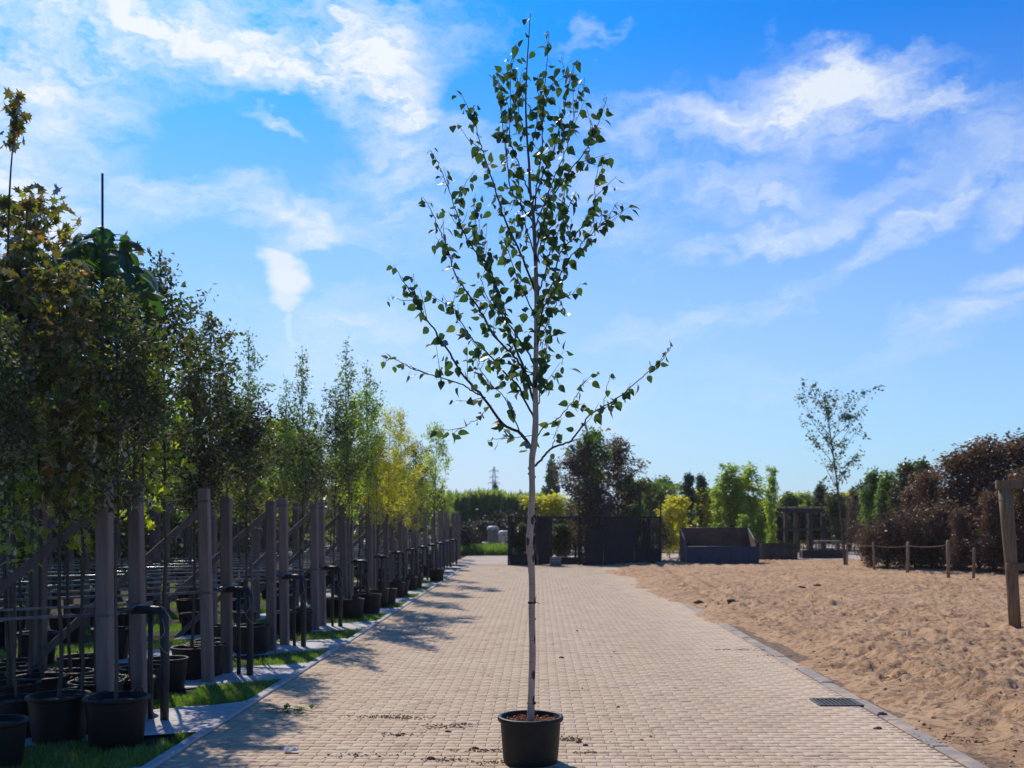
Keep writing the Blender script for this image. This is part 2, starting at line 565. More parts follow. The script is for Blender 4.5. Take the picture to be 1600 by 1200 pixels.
    leaf_mat('leaf_olive', [(0, (0.034, 0.048, 0.018)), (.6, (0.056, 0.068, 0.022)), (.92, (0.085, 0.085, 0.024)), (1, (0.14, 0.07, 0.02))], 0.42)
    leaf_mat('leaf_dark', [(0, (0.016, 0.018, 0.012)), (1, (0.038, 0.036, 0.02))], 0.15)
    leaf_mat('leaf_green', [(0, (0.05, 0.09, 0.022)), (.7, (0.085, 0.13, 0.028)), (1, (0.15, 0.17, 0.03))], 0.45)
    leaf_mat('leaf_fresh', [(0, (0.13, 0.19, 0.03)), (.7, (0.21, 0.24, 0.03)), (1, (0.30, 0.26, 0.03))], 0.62)
    leaf_mat('leaf_yellow', [(0, (0.24, 0.23, 0.02)), (.6, (0.34, 0.29, 0.02)), (1, (0.40, 0.25, 0.02))], 0.62)
    leaf_mat('leaf_maple', [(0, (0.075, 0.06, 0.025)), (.45, (0.10, 0.07, 0.03)), (.75, (0.09, 0.11, 0.03)), (.9, (0.20, 0.17, 0.03)), (1, (0.28, 0.10, 0.03))], 0.4)
    leaf_mat('leaf_broad', [(0, (0.030, 0.068, 0.026)), (.8, (0.045, 0.09, 0.03)), (1, (0.09, 0.15, 0.03))], 0.32, 0.5, 0.2)
    leaf_mat('leaf_purple', [(0, (0.055, 0.028, 0.032)), (.6, (0.09, 0.045, 0.045)), (1, (0.14, 0.08, 0.06))], 0.3)
    leaf_mat('leaf_beech', [(0, (0.06, 0.026, 0.021)), (.55, (0.10, 0.042, 0.031)), (.92, (0.15, 0.07, 0.038)), (1, (0.26, 0.14, 0.04))], 0.28, 0.6, 0.3)
    leaf_mat('leaf_blue', [(0, (0.030, 0.065, 0.045)), (1, (0.05, 0.095, 0.055))], 0.25)
    leaf_mat('grass_blade', [(0, (0.07, 0.13, 0.022)), (.8, (0.11, 0.17, 0.03)), (1, (0.26, 0.21, 0.08))], 0.45)
    leaf_mat('litter', [(0, (0.09, 0.055, 0.03)), (.5, (0.16, 0.10, 0.045)), (.8, (0.07, 0.09, 0.03)), (1, (0.34, 0.24, 0.12))], 0.15)
    leaf_mat('reed', [(0, (0.13, 0.17, 0.065)), (.7, (0.16, 0.19, 0.07)), (1, (0.24, 0.20, 0.07))], 0.5)


make_materials()


# ------------------------------------------------------------------ the setting
ROAD_L, ROAD_R = -2.60, 2.80
ROAD_NEAR, ROAD_FAR = 4.6, 38.4
ROW_M = 0.55                                     # the tree rows run left and towards the camera
rng0 = np.random.default_rng(5)


def sheet(name, x0, x1, y0, y1, z, mat, kind='structure'):
    me = mesh_np(name, [(x0, y0, z), (x1, y0, z), (x1, y1, z), (x0, y1, z)], np.array([[0, 1, 2, 3]]))
    return tag(obj(name, me, MAT[mat]), kind=kind)


sheet('ground', -3000, 3000, -60, 4000, -0.06, 'field')
sheet('nursery_bed', -40, -2.70, -5, 60, -0.030, 'turf_soil')
road = sheet('road', ROAD_L - 0.02, 3.3, -5, ROAD_FAR + 0.2, -0.005, 'joint')
sheet('pavement', -3.4, 45, ROAD_FAR + 0.2, 75, -0.004, 'paving_far')
sheet('lane', -3.2, 0.2, ROAD_FAR - 0.3 + 0.5, 50, 0.0, 'paving_far')


def paver_shape(ph):
    """one paver, wavy long edges; outline centred on the origin"""
    w, d, g, a = 0.2, 0.1, 0.0028, 0.0125
    xs = np.linspace(-w / 2 + g, w / 2 - g, 6)
    wav = lambda x: a * math.sin(2 * math.pi * x / 0.2 + ph)
    lo = [(x, -d / 2 + g * .8 + wav(x)) for x in xs]
    hi = [(x, d / 2 - g * .8 - wav(x) * 1.0) for x in xs[::-1]]
    return lo + hi


def paver_arrays(ph):
    o = paver_shape(ph)
    n = len(o)
    b = 0.0016
    vs = [(x, y, -0.03) for x, y in o] + [(x, y, -b) for x, y in o]
    vs += [(x - math.copysign(b, x), y - math.copysign(b, y), 0.0) for x, y in o]
    q = []
    for k in (0, 1):
        for i in range(n):
            j = (i + 1) % n
            q.append((k * n + i, k * n + j, k * n + n + j, k * n + n + i))
    top = []
    for i in range(n // 2 - 1):
        top.append((2 * n + i, 2 * n + i + 1, 2 * n + n - 2 - i, 2 * n + n - 1 - i))
    return np.array(vs, np.float32), np.array(q + top, np.int32)


def build_pavers():
    # rows share their wavy border: the upper border of row j is the lower border of row j+1
    PA = paver_arrays(0.0)
    PB = paver_arrays(math.pi)
    single = [mesh_np('paver', PA[0], PA[1]), mesh_np('paver', PB[0], PB[1])]
    rest_v, rest_f, base = [], [], 0
    count = 0
    j0 = int(ROAD_NEAR / 0.1)
    first = int(6.55 / 0.1)
    for j in range(j0, int(ROAD_FAR / 0.1)):
        y = (j + 0.5) * 0.1
        off = 0.1 if j % 2 else 0.0
        n0 = math.floor((ROAD_L - off) / 0.2)
        for i in range(n0, int((ROAD_R + 0.2 - off) / 0.2) + 1):
            x = i * 0.2 + 0.1 + off
            half = 0
            if x + 0.01 < ROAD_L or x - 0.01 > ROAD_R + 0.1: continue
            if x - 0.1 < ROAD_L - 1e-3: half = 1
            elif x + 0.1 > ROAD_R + 0.1 + 1e-3: half = -1
            A = (PA, PB)[0]
            rz = rng0.normal(0, 0.0022)
            dz = rng0.normal(0, 0.0007)
            tx, ty = rng0.normal(0, 0.006), rng0.normal(0, 0.003)
            px = CX + F * x / y
            if j >= first and count < 300 and y * 1 > 6.93 - 0.1 and 225 < px < 1600 and not half:
                count += 1
                o = obj('paver', single[0], MAT['paver'], road, (x, y, dz), (tx, ty, rz))
                continue
            v = A[0].copy()
            if half: v[:, 0] = v[:, 0] * .49 + half * .05
            c, s_ = math.cos(rz), math.sin(rz)
            vx = v[:, 0] * c - v[:, 1] * s_
            vy = v[:, 0] * s_ + v[:, 1] * c
            v[:, 2] += dz + v[:, 1] * tx - v[:, 0] * ty
            v[:, 0], v[:, 1] = vx + x, vy + y
            rest_v.append(v)
            rest_f.append(A[1] + base)
            base += len(v)
    me = mesh_np('paver_field', np.concatenate(rest_v), np.concatenate(rest_f))
    tag(obj('paver_field', me, MAT['paver'], road, (0, 0, 0.0)), kind='stuff')


build_pavers()


def build_kerbs():
    k = tag(empty('kerb', (ROAD_L - 0.05, 4.6, 0)), kind='structure')
    me = MB().box((0, 0.5, -0.03), (0.085, 0.992, 0.10), bevel=0.008).mesh('kerb_stone')
    for i in range(34):
        y = i * 1.0
        obj('kerb_stone', me, MAT['concrete'], k, (random.Random(i).uniform(-.004, .004), y, random.Random(i + 99).uniform(-.003, .003)), (0, 0, random.Random(i + 7).uniform(-.003, .003)))
    k2 = tag(empty('kerb', (2.985, 4.6, -.010)), kind='structure')
    me = MB().box((0, 0.5, -0.035), (0.14, 0.992, 0.10), bevel=0.014).mesh('kerb_stone')
    for i in range(34):
        obj('kerb_stone', me, MAT['kerb_sandy'], k2, (random.Random(i + 50).uniform(-.01, .01), i * 1.0, random.Random(i + 9).uniform(-.004, .004)))


build_kerbs()


def sand_h(x, y):
    x, y = np.asarray(x, float), np.asarray(y, float)
    e = x - 2.99 + 0.6 * np.clip((y - 13) / 20, 0, 1) + fbm(x * .7, y * .45, 4, 3) * 1.35 + fbm(x * 3, y * 1.6, 3, 8) * .5
    e = e - .5 * np.exp(-((x - 2.75) / .4) ** 2 - ((y - 9.4) / .5) ** 2)
    rise = np.clip(e / 1.2, -1, 1)
    rise = np.where(rise > 0, rise * (2 - rise), rise)
    rough = np.clip(e / 0.8, 0, 1) * (.45 + 1.7 * np.clip(fbm(x * .45 + 9, y * .4, 3, 71) + .3, 0, 1))
    h = -0.012 + 0.075 * rise * np.where(rise < 0, .5, 1) + 0.05 * fbm(x * .5, y * .5, 3, 21) * rough
    h = h + rough * (0.075 * fbm(x * 2.9, y * 2.9, 4, 11, .62))
    # footprints and ruts: flat-bottomed dents
    dn = fbm(x * 4.2, y * 3.4, 3, 31, .5)
    h = h - rough * 0.04 * np.clip((dn - 0.10) * 9, 0, 1)
    h = h + rough * 0.028 * np.clip((fbm(x * 7, y * 6, 2, 41) - 0.12) * 7, 0, 1)
    for k, (cx, wd) in enumerate(((3.75, .13), (4.05, .10), (5.3, .14))):
        u = (x - cx - .25 * np.sin(y * .23 + k) - (y - 8) * (.01, .01, .05)[k]) / wd
        h = h - .035 * np.exp(-u * u) + .018 * np.exp(-(np.abs(u) - 1.8) ** 2)
    fine = fbm(x * 9.5, y * 8.5, 3, 51, .6)
    h = h + rough * (0.022 * fine + 0.014 * np.clip(fine * 8, -.5, 1))
    return h


def build_sand():
    ys = np.concatenate([np.arange(5.8, 14, 0.04), np.arange(14, 26, 0.065), np.arange(26, 42.01, 0.13)])
    # the grid widens with distance
    nx = 420
    u = np.linspace(0, 1, nx)
    X = np.empty((len(ys), nx)); Y = np.empty_like(X)
    for i, y in enumerate(ys):
        xr = min(30, y * 0.62 + 2.5)
        x0 = 2.0
        X[i] = x0 + (xr - x0) * u
        Y[i] = y
    X = X + rng0.normal(0, .004, X.shape); Y = Y + rng0.normal(0, .004, Y.shape)
    Z = sand_h(X, Y)
    v = np.stack([X, Y, Z], -1).reshape(-1, 3)
    r, c = np.meshgrid(np.arange(len(ys) - 1), np.arange(nx - 1), indexing='ij')
    a = (r * nx + c).ravel()
    f = np.stack([a, a + 1, a + nx + 1, a + nx], -1)
    tag(obj('sand_field', mesh_np('sand_field', v, f, True), MAT['sand']), kind='structure')
    # loose lumps of sand and soil lying on the field and along the paved edge
    lump_v, lump_f, base = [], [], 0
    for i in range(700):
        y = 7 + 26 * rng0.random() ** 1.5
        x = 3.0 + rng0.random() ** 1.3 * (y * .5)
        s = rng0.uniform(.008, .022)
        d = rng0.normal(0, 1, (6, 3)) * .25 + np.array([(1, 0, 0), (-1, 0, 0), (0, 1, 0), (0, -1, 0), (0, 0, .7), (0, 0, -.7)])
        z = float(sand_h(x, y))
        lump_v.append(d * s + np.array([x, y, z + s * .25]))
        lump_f.append(np.array([(0, 2, 4), (2, 1, 4), (1, 3, 4), (3, 0, 4), (2, 0, 5), (1, 2, 5), (3, 1, 5), (0, 3, 5)]) + base)
        base += 6
    tag(obj('sand_clod', mesh_np('sand_clod', np.concatenate(lump_v), np.concatenate(lump_f)), MAT['sand']),
        'small loose clods of sand scattered over the sandy field', 'clods', kind='stuff')


build_sand()

ROW_Z = [8.22 + 2.55 * n for n in range(15)]       # depth of the first post of each row at x = POST_X
POST_X = -3.48


def row_y(n, x, dy=0.0):
    return ROW_Z[n] + dy + ROW_M * (x - POST_X)


def build_strips():
    """pale cloth strips under the tree rows; grass between them"""
    for n in range(-1, 15):
        z0 = 8.22 + 2.55 * n
        nx = 40
        xs = np.linspace(-2.69, -5.2, nx)
        lo = z0 - 0.42 + ROW_M * (xs - POST_X) + fbm(xs * 1.3, xs * 0 + n, 3, 60) * .22
        hi = z0 + 0.92 + ROW_M * (xs - POST_X) + fbm(xs * 1.3, xs * 0 + n + 40, 3, 61) * .25
        zz = -0.008 + fbm(xs * 2, xs * 0 + n, 2, 62) * .02
        v = np.concatenate([np.stack([xs, lo, zz], -1), np.stack([xs, hi, zz + .004], -1)])
        a = np.arange(nx - 1)
        f = np.stack([a, a + nx, a + nx + 1, a + 1], -1)
        tag(obj('ground_cloth', mesh_np('ground_cloth', v, f), MAT['mat_cloth']), kind='structure')


build_strips()


def build_grass():
    pts = []
    for n in range(-2, 9):
        z0 = 8.22 + 2.55 * n
        cnt = int(22000 / (1 + max(n, 0) * .55))
        x = -2.68 - rng0.random(cnt) ** 1.4 * (3.2 + .5 * max(n, 0))
        y = z0 + 0.90 + rng0.random(cnt) * 1.25 + ROW_M * (x - POST_X)
        keep = fbm(x * 2.2, y * 2.2, 3, 77) > -0.13 - 0.0 * x
        keep &= (x < -2.72) | (rng0.random(cnt) < .35)
        keep &= rng0.random(cnt) < np.clip(1.2 + (x + 2.6) * -.9, .3, 1)
        pts.append(np.stack([x, y], -1)[keep])
    p = np.concatenate(pts)
    # the bank of grass far behind, at the end of the lane
    n = 9000
    far = np.stack([rng0.uniform(-4.2, -0.9, n), rng0.uniform(49, 53, n)], -1)
    p = np.concatenate([p, far])
    isfar = np.arange(len(p)) >= len(p) - n
    k = len(p)
    ang = rng0.random(k) * 2 * math.pi
    hgt = np.where(isfar, rng0.uniform(.25, .6, k), rng0.uniform(.02, .062, k))
    wid = np.where(isfar, .035, .0055)
    lean = rng0.normal(0, .5, (k, 2)) * hgt[:, None]
    b = np.stack([p[:, 0], p[:, 1], np.full(k, -0.03)], -1)
    dx = np.stack([np.cos(ang), np.sin(ang), ang * 0], -1) * wid[:, None]
    tip = b + np.stack([lean[:, 0], lean[:, 1], hgt + .012], -1)
    v = np.stack([b - dx, b + dx, tip], 1).reshape(-1, 3)
    f = np.arange(3 * k).reshape(-1, 3)
    tag(obj('grass', mesh_np('grass', v, f), MAT['grass_blade']),
        'short green grass growing in strips between the tree rows', 'grass', kind='stuff')


build_grass()


# ------------------------------------------------------------------ leaves and wood
LEAF = {}
# outline templates: x across, y along the leaf (length 1), z lifts the blade edges off the midrib
LEAF['ovate'] = (np.array([(0, 0, 0), (.24, .06, .04), (.36, .28, .09), (.27, .58, .06), (0, 1.0, -.08), (-.27, .58, .06), (-.36, .28, .09), (-.24, .06, .04), (0, .3, -.01), (0, .62, -.02)]),
                 np.array([(0, 1, 8), (1, 2, 8), (2, 3, 9), (2, 9, 8), (3, 4, 9), (4, 5, 9), (5, 6, 9), (6, 8, 9), (6, 7, 8), (7, 0, 8)]))
LEAF['small'] = (np.array([(0, 0, 0), (.30, .42, .07), (0, 1.0, -.05), (-.30, .42, .07)]), np.array([(0, 1, 2), (0, 2, 3)]))
LEAF['lance'] = (np.array([(0, 0, 0), (.15, .4, .04), (0, 1.0, -.12), (-.15, .4, .04)]), np.array([(0, 1, 2), (0, 2, 3)]))
_a = [(.0, 0), (.30, -.08), (.22, .14), (.55, .22), (.27, .40), (.34, .66), (.12, .58), (0, 1.0)]
_o = _a + [(-x, y) for x, y in _a[-2:0:-1]]
LEAF['maple'] = (np.array([(0, .32, -.03)] + [(x, y, abs(x) * .18 - .1 * y * y) for x, y in _o]),
                 np.array([(0, 1 + i, 1 + (i + 1) % len(_o)) for i in range(len(_o))]))
_b = [(0, 0), (.26, -.08), (.46, .10), (.50, .36), (.34, .68), (0, 1.02)]
_o = _b + [(-x, y) for x, y in _b[-2:0:-1]]
LEAF['heart'] = (np.array([(0, .1, .02), (0, .45, .03), (0, .75, -.04)] + [(x, y, -abs(x) * .28 - .22 * y * y) for x, y in _o]),
                 np.array([(0, 3 + i, 3 + (i + 1) % 10) if i in (0, 1, 8, 9) else ((1, 3 + i, 3 + (i + 1) % 10) if i in (2, 7) else (2, 3 + i, 3 + (i + 1) % 10)) for i in range(10)] + [(0, 5, 1), (0, 1, 11), (1, 6, 2), (1, 2, 10)]))


def leaves_np(kind, p, tip, nrm, size):
    """arrays of leaves: base point, tip direction, rough normal, length"""
    tv, tf = LEAF[kind]
    tip = tip / np.linalg.norm(tip, axis=1, keepdims=True)
    x = np.cross(tip, nrm)
    x /= np.linalg.norm(x, axis=1, keepdims=True) + 1e-9
    z = np.cross(x, tip)
    M = np.stack([x, tip, z], 1)                                    # (N,3,3)
    v = np.einsum('kj,nji->nki', tv, M) * size[:, None, None] + p[:, None, :]
    n = len(p)
    f = tf[None] + (np.arange(n) * len(tv))[:, None, None]
    return v.reshape(-1, 3), f.reshape(-1, 3)


def tubes_np(polys, n=5):
    """list of (points (k,3), radii (k)) to one vertex and quad array"""
    V, Q, base = [], [], 0
    ang = np.arange(n) * 2 * math.pi / n
    for pts, rad in polys:
        pts = np.asarray(pts, float); rad = np.asarray(rad, float)
        t = np.gradient(pts, axis=0)
        t /= np.linalg.norm(t, axis=1, keepdims=True) + 1e-9
        ref = np.array([.31, .17, .93]) if abs(t[0][2]) < .93 else np.array([.9, .3, .1])
        x = np.cross(t, ref); x /= np.linalg.norm(x, axis=1, keepdims=True) + 1e-9
        y = np.cross(t, x)
        v = pts[:, None] + (x[:, None] * np.cos(ang)[None, :, None] + y[:, None] * np.sin(ang)[None, :, None]) * rad[:, None, None]
        k = len(pts)
        i, j = np.meshgrid(np.arange(k - 1), np.arange(n), indexing='ij')
        a = i * n + j; b = i * n + (j + 1) % n
        Q.append(np.stack([a, b, b + n, a + n], -1).reshape(-1, 4) + base)
        V.append(v.reshape(-1, 3))
        base += k * n
    return np.concatenate(V), np.concatenate(Q)


def spline(pts, n):
    """Catmull-Rom resampling of a polyline to n points"""
    p = np.asarray(pts, float)
    p = np.vstack([2 * p[0] - p[1], p, 2 * p[-1] - p[-2]])
    k = len(p) - 3
    out = []
    for u in np.linspace(0, k - 1e-6, n):
        i = int(u); f = u - i
        a, b, c, d = p[i:i + 4]
        out.append(.5 * ((2 * b) + (c - a) * f + (2 * a - 5 * b + 4 * c - d) * f * f + (3 * b - a - 3 * c + d) * f ** 3))
    return np.array(out)


# ------------------------------------------------------------------ the potted birch in the middle of the path
POT = G(829, 1190.5)
POT.z = 0.001
TD = POT.y                                        # depth of the trunk


def build_main_pot():
    t = tag(empty('plant_pot', POT), 'round black plastic plant pot holding the tall birch on the paved path', 'plant pot')
    R1, R0, h = 0.212, 0.187, 0.318
    MB().lathe([(0.0, .004), (R0 - .012, .004), (R0 - .004, .0), (R0, .006), (R0 + .006, .05), (R1 - .002, h - .03), (R1 - .002, h), (R1 - .010, h - .002),
                (R1 - .014, h - .06), (R1 - .016, h - .10)], 64).build('body', MAT['black_plastic'], t)
    MB().lathe([(R1 - .001, h - .030), (R1 + .012, h - .028), (R1 + .017, h - .022), (R1 + .017, h - .005), (R1 + .013, h + .002), (R1 - .004, h + .004), (R1 - .010, h - .001), (R1 - .011, h - .010)], 64).build('rim', MAT['black_plastic'], t)
    n = 28
    rr = np.linspace(0, 1, 10)
    vs, fs = [], []
    for i, r in enumerate(rr):
        for k in range(n):
            a = 2 * math.pi * k / n
            x, y = r * (R1 - .012) * math.cos(a), r * (R1 - .012) * math.sin(a)
            z = h - .038 + .045 * float(fbm(np.array(x * 14 + 3), np.array(y * 14), 3, 5)) + .014 * (x < -.03) * (1 - r)
            vs.append((x, y, z))
    for i in range(9):
        for k in range(n):
            j = (k + 1) % n
            fs.append((i * n + k, i * n + j, i * n + n + j, i * n + n + k))
    soil = MB().add(vs, fs).build('soil', MAT['mulch'], t)
    rg = np.random.default_rng(4)
    V, Fc = [], []
    for i in range(420):
        a, r = rg.random() * 6.283, math.sqrt(rg.random()) * (R1 - .02)
        if r < .03: continue
        x, y = r * math.cos(a), r * math.sin(a)
        z = h - .034 + .045 * float(fbm(np.array(x * 14 + 3), np.array(y * 14), 3, 5)) + .014 * (x < -.03) * (1 - r / R1)
        s = rg.uniform(.004, .013)
        d = rg.normal(0, .35, (4, 3)) + np.array([(1, 0, 0), (-.6, .8, 0), (-.6, -.8, 0), (0, 0, .7)])
        Fc.append(np.array([(0, 1, 3), (1, 2, 3), (2, 0, 3), (0, 2, 1)]) + 4 * len(V))
        V.append(d * s + np.array([x, y, z]))
    tag(obj('bark_chip', mesh_np('bark_chip', np.concatenate(V), np.concatenate(Fc)), MAT['chip'], soil), kind='stuff')


build_main_pot()


def build_birch():
    root = tag(empty('birch_tree', POT + Vector((0, 0, 0.28))), 'tall slim young birch with pale trunk standing in a black pot', 'birch tree')
    org = np.array(root.location)
    rg = np.random.default_rng(17)
    W = lambda x, y, dep=0.0: np.array(P(x, y, TD + dep)) - org
    tr_px = [(829, 1131, 6.6), (829.5, 1112, 5.7), (831, 1060, 5.4), (832, 1020, 5.2), (831, 960, 5.1), (831.5, 920, 5.1), (830, 880, 5.2), (827, 850, 5.2), (829.5, 815, 5.0),
             (831.5, 770, 4.8), (831, 720, 4.8), (835, 690, 5.0), (837, 650, 4.6), (836, 600, 4.1), (837.5, 560, 3.9), (838, 500, 3.6), (838, 450, 3.3), (836.5, 400, 3.0), (833, 335, 2.6),
             (828, 295, 2.2), (827, 262, 2.0), (824, 222, 1.7), (821.5, 170, 1.4), (822, 140, 1.2), (823.5, 100, 1.0), (826.5, 55, .8), (828.5, 21, .6)]
    k = TD / F
    sp = spline([(x, y, r) for x, y, r in tr_px], 110)
    wob = np.cumsum(rg.normal(0, .002, 110))
    wob -= np.linspace(wob[0], wob[-1], 110)
    tp = np.array([W(x, y, w) for (x, y, r), w in zip(sp, wob)])
    rad = sp[:, 2] * k * (1 + rg.normal(0, .025, 110))
    V, Q = tubes_np([(tp, rad)], 14)
    obj('trunk', mesh_np('trunk', V, Q, True), MAT['birch_bark'], root)
    # knots: little bark collars where twigs were cut
    for (x, y, sx) in ((836, 967, 1), (826, 855, -1), (838, 795, 1), (826, 740, -1), (836, 745, 1), (832, 768, 0)):
        c = W(x, y, -.012 if sx == 0 else -.004)
        MB().lathe([(.0, .004), (.006, .004), (.009, 0), (.010, -.012)], 9).build('knot', MAT['twig'], root, c, (R(75), 0, R(60 * sx)))
    # black ties round the trunk with loose ends
    for (x, y, r, ex, ey) in ((831, 941.5, 5.6, 844, 944), (830.5, 1098.5, 6.0, 843, 1099), (831, 806, 5.5, 0, 0)):
        c = W(x, y)
        tie = MB().lathe([(r * k, -.007), (r * k + .0035, -.007), (r * k + .0035, .007), (r * k, .007)], 18).build('tie', MAT['black_plastic'], root, c)
        if ex:
            e = W(ex, ey, -.02) - c
            MB().tube([(r * k * .9, -.005, 0), (r * k + .012, -.012, .004), tuple(e)], [.0028, .0026, .002], 6).build('tie_end', MAT['black_plastic'], tie)
            if y < 1000:
                e2 = W(837.5, 931, -.02) - c
                MB().tube([(r * k * .95, -.005, 0), tuple(e2)], [.0026, .002], 6).build('tie_end', MAT['black_plastic'], tie)
    # branches traced in the photograph: start on the trunk, run outwards; f = how far they lean away from (+) or to (-) the camera
    BR = [
        ([(829, 703), (813, 677), (787, 663), (760, 627), (727, 590), (703, 553), (680, 517), (663, 493), (647, 467), (630, 440), (616, 416)], 2.6, -.25),
        ([(757, 622), (737, 610), (713, 597), (677, 587), (647, 577), (620, 563), (599, 558)], 1.3, -.5),
        ([(813, 677), (803, 653), (787, 620), (760, 593), (743, 562)], 1.2, .5),
        ([(829, 655), (820, 627), (810, 603), (787, 580), (760, 550), (740, 533), (720, 503), (710, 483), (693, 473), (668, 456)], 2.0, .35),
        ([(831, 640), (820, 583), (800, 553), (770, 523), (753, 490), (730, 457), (713, 433), (703, 400), (693, 373), (683, 350), (670, 323), (661, 309)], 2.0, -.3),
        ([(834, 612), (820, 580), (807, 547), (793, 513), (787, 487), (767, 433), (757, 407), (740, 390), (723, 360), (713, 330), (703, 300), (690, 267), (680, 247), (672, 235)], 2.2, .3),
        ([(836, 460), (815, 400), (793, 353), (780, 317), (770, 283), (760, 253), (750, 223), (742, 190), (740, 162)], 1.8, -.3),
        ([(832, 350), (812, 318), (797, 290), (790, 233), (784, 185), (780, 133), (775, 114)], 1.4, .3),
        ([(828, 305), (818, 280), (810, 253), (797, 217), (798, 167), (798, 110), (803, 74)], 1.2, -.25),
        ([(834, 340), (840, 283), (847, 233), (847, 187), (852, 127), (855, 93), (857, 50)], 1.3, .25),
        ([(831, 320), (847, 277), (863, 240), (873, 207), (883, 160), (890, 123), (901, 95)], 1.2, -.3),
        ([(835, 365), (840, 345), (857, 300), (870, 267), (882, 240), (890, 213), (898, 173), (906, 131)], 1.3, .35),
        ([(837, 405), (838, 390), (857, 320), (880, 283), (897, 257), (917, 233), (927, 213), (938, 183), (949, 152)], 1.6, -.2),
        ([(838, 510), (847, 473), (863, 443), (873, 400), (890, 377), (913, 350), (927, 320), (930, 287), (938, 248)], 1.7, .25),
        ([(837, 560), (843, 513), (850, 480), (867, 450), (880, 420), (907, 383), (927, 363), (943, 347), (964, 317)], 1.7, -.3),
        ([(836, 731), (847, 717), (863, 700), (890, 690), (907, 670), (923, 647), (953, 630), (980, 610), (1010, 583), (1037, 560), (1051, 538)], 2.0, -.15),
        ([(836, 694), (847, 670), (873, 653), (893, 630), (907, 607), (913, 592)], 1.2, .4),
        ([(930, 642), (940, 640), (947, 610), (954, 586)], .8, .4),
        ([(862, 700), (870, 673), (877, 655)], .7, -.5),
        ([(816, 680), (787, 685), (762, 687)], .7, .4),
        ([(766, 634), (747, 653), (723, 668), (706, 678)], .7, -.6),
        ([(837, 640), (843, 620), (845, 567), (847, 540), (853, 513)], 1.2, -.6),
        ([(716, 345), (720, 320), (723, 288)], .7, .3),
        ([(790, 490), (770, 430), (753, 397), (747, 377), (743, 333), (750, 318)], 1.1, .6),
        ([(838, 500), (822, 465), (806, 430), (795, 395), (784, 370)], 1.2, -.7),
        ([(838, 470), (852, 425), (862, 385), (880, 345), (900, 300)], 1.3, -.7),
        ([(836, 420), (845, 380), (866, 345), (880, 310), (890, 270)], 1.2, .7),
        ([(835, 400), (820, 350), (812, 300), (806, 250)], 1.2, .6),
        ([(838, 540), (858, 500), (872, 470), (884, 488)], 1.0, .6),
        ([(838, 590), (851, 560), (856, 535)], .8, .5),
        ([(837, 575), (815, 535), (790, 500), (765, 470), (748, 430)], 1.5, -.6),
        ([(820, 585), (800, 570), (770, 566), (745, 545)], 1.0, -.6),
        ([(826, 240), (835, 210), (842, 165), (840, 120)], .9, -.4),
        ([(824, 220), (812, 180), (810, 140), (806, 105)], .9, .4),
    ]
    leaf_p, leaf_t, leaf_w, leaf_s = [], [], [], []
    TW = []

    def add_leaf(q, outward, s):
        tip = np.array([outward[0] * .35, rg.normal(0, .45), -.55]) + rg.normal(0, .55, 3)
        leaf_t.append(tip)
        leaf_w.append(rg.normal(0, 1, 3) + np.array([0, -.7, .5]))
        leaf_p.append(q)
        leaf_s.append(s)

    for bi, (px, r0, f) in enumerate(BR):
        if 815 <= px[0][0] <= 845:              # starts inside the trunk
            px = [(float(np.interp(-px[0][1], -sp[:, 1], sp[:, 0])), px[0][1])] + px[1:]
        ax = px[0]
        n = max(10, len(px) * 5)
        s2 = spline(px, n)
        # depth grows along the branch
        seg = np.concatenate([[0], np.cumsum(np.hypot(*np.diff(s2, axis=0).T))])
        dep = f * seg * k
        pts = np.array([W(x, y, d) for (x, y), d in zip(s2, dep)])
        if bi and (ax[0] < 815 or ax[0] > 845):          # side branch: start on its parent's depth
            best = min(((np.hypot(q[0] - ax[0], q[1] - ax[1]), d) for q, d in zip(ALLPX, ALLDEP)), key=lambda z: z[0])
            dep = dep + best[1]
            pts = np.array([W(x, y, d) for (x, y), d in zip(s2, dep)])
        if bi == 0:
            ALLPX, ALLDEP = [], []
        ALLPX += list(s2); ALLDEP += list(dep)
        pts = pts + rg.normal(0, .003, pts.shape)
        rr = np.linspace(r0, .35, n) * k
        V, Q = tubes_np([(pts, rr)], 6)
        br = obj('branch', mesh_np('branch', V, Q, True), MAT['twig'], root)
        tl = seg[-1]
        # thin side twigs
        tw = []
        for q in range(int(tl / 55)):
            u = rg.uniform(.25, .9)
            i = int(u * (n - 1))
            d = pts[min(i + 2, n - 1)] - pts[max(i - 2, 0)]
            d = d / (np.linalg.norm(d) + 1e-9)
            side = d * .8 + rg.normal(0, .55, 3) + np.array([0, 0, .25])
            L = rg.uniform(.10, .26)
            side = side / np.linalg.norm(side) * L
            tp_ = np.array([pts[i], pts[i] + side * .5 + rg.normal(0, .008, 3), pts[i] + side + np.array([0, 0, .02])])
            tw.append((tp_, np.array([.0028, .002, .0012])))
            for w_ in np.linspace(.3, 1.05, 4):
                add_leaf(tp_[0] + side * w_ + rg.normal(0, .008, 3), side * 4, rg.uniform(.045, .078))
        if tw:
            V, Q = tubes_np(tw, 5)
            tag(obj('twig', mesh_np('twig', V, Q, True), MAT['twig'], br), kind='stuff')
        # leaves along the branch, thinner near the trunk, sparse at the tip
        low = bi in (0, 1, 15, 16, 17, 18, 19, 20)
        step = 14.0 if low else (7.2 if bi in (11, 12, 13, 14, 25, 26) else 9.0)
        q = 40 if tl > 120 else 12
        while q < tl:
            i = int(np.searchsorted(seg, q))
            i = min(i, n - 1)
            out = pts[i] - pts[0]
            out = out / (np.linalg.norm(out) + 1e-6)
            for _ in range(1 if rg.random() < .62 else 2):
                add_leaf(pts[i] + rg.normal(0, .010, 3), out, rg.uniform(.05, .088) * (1.0 if q < tl * .85 else .8))
            q += step * rg.uniform(.6, 1.5)
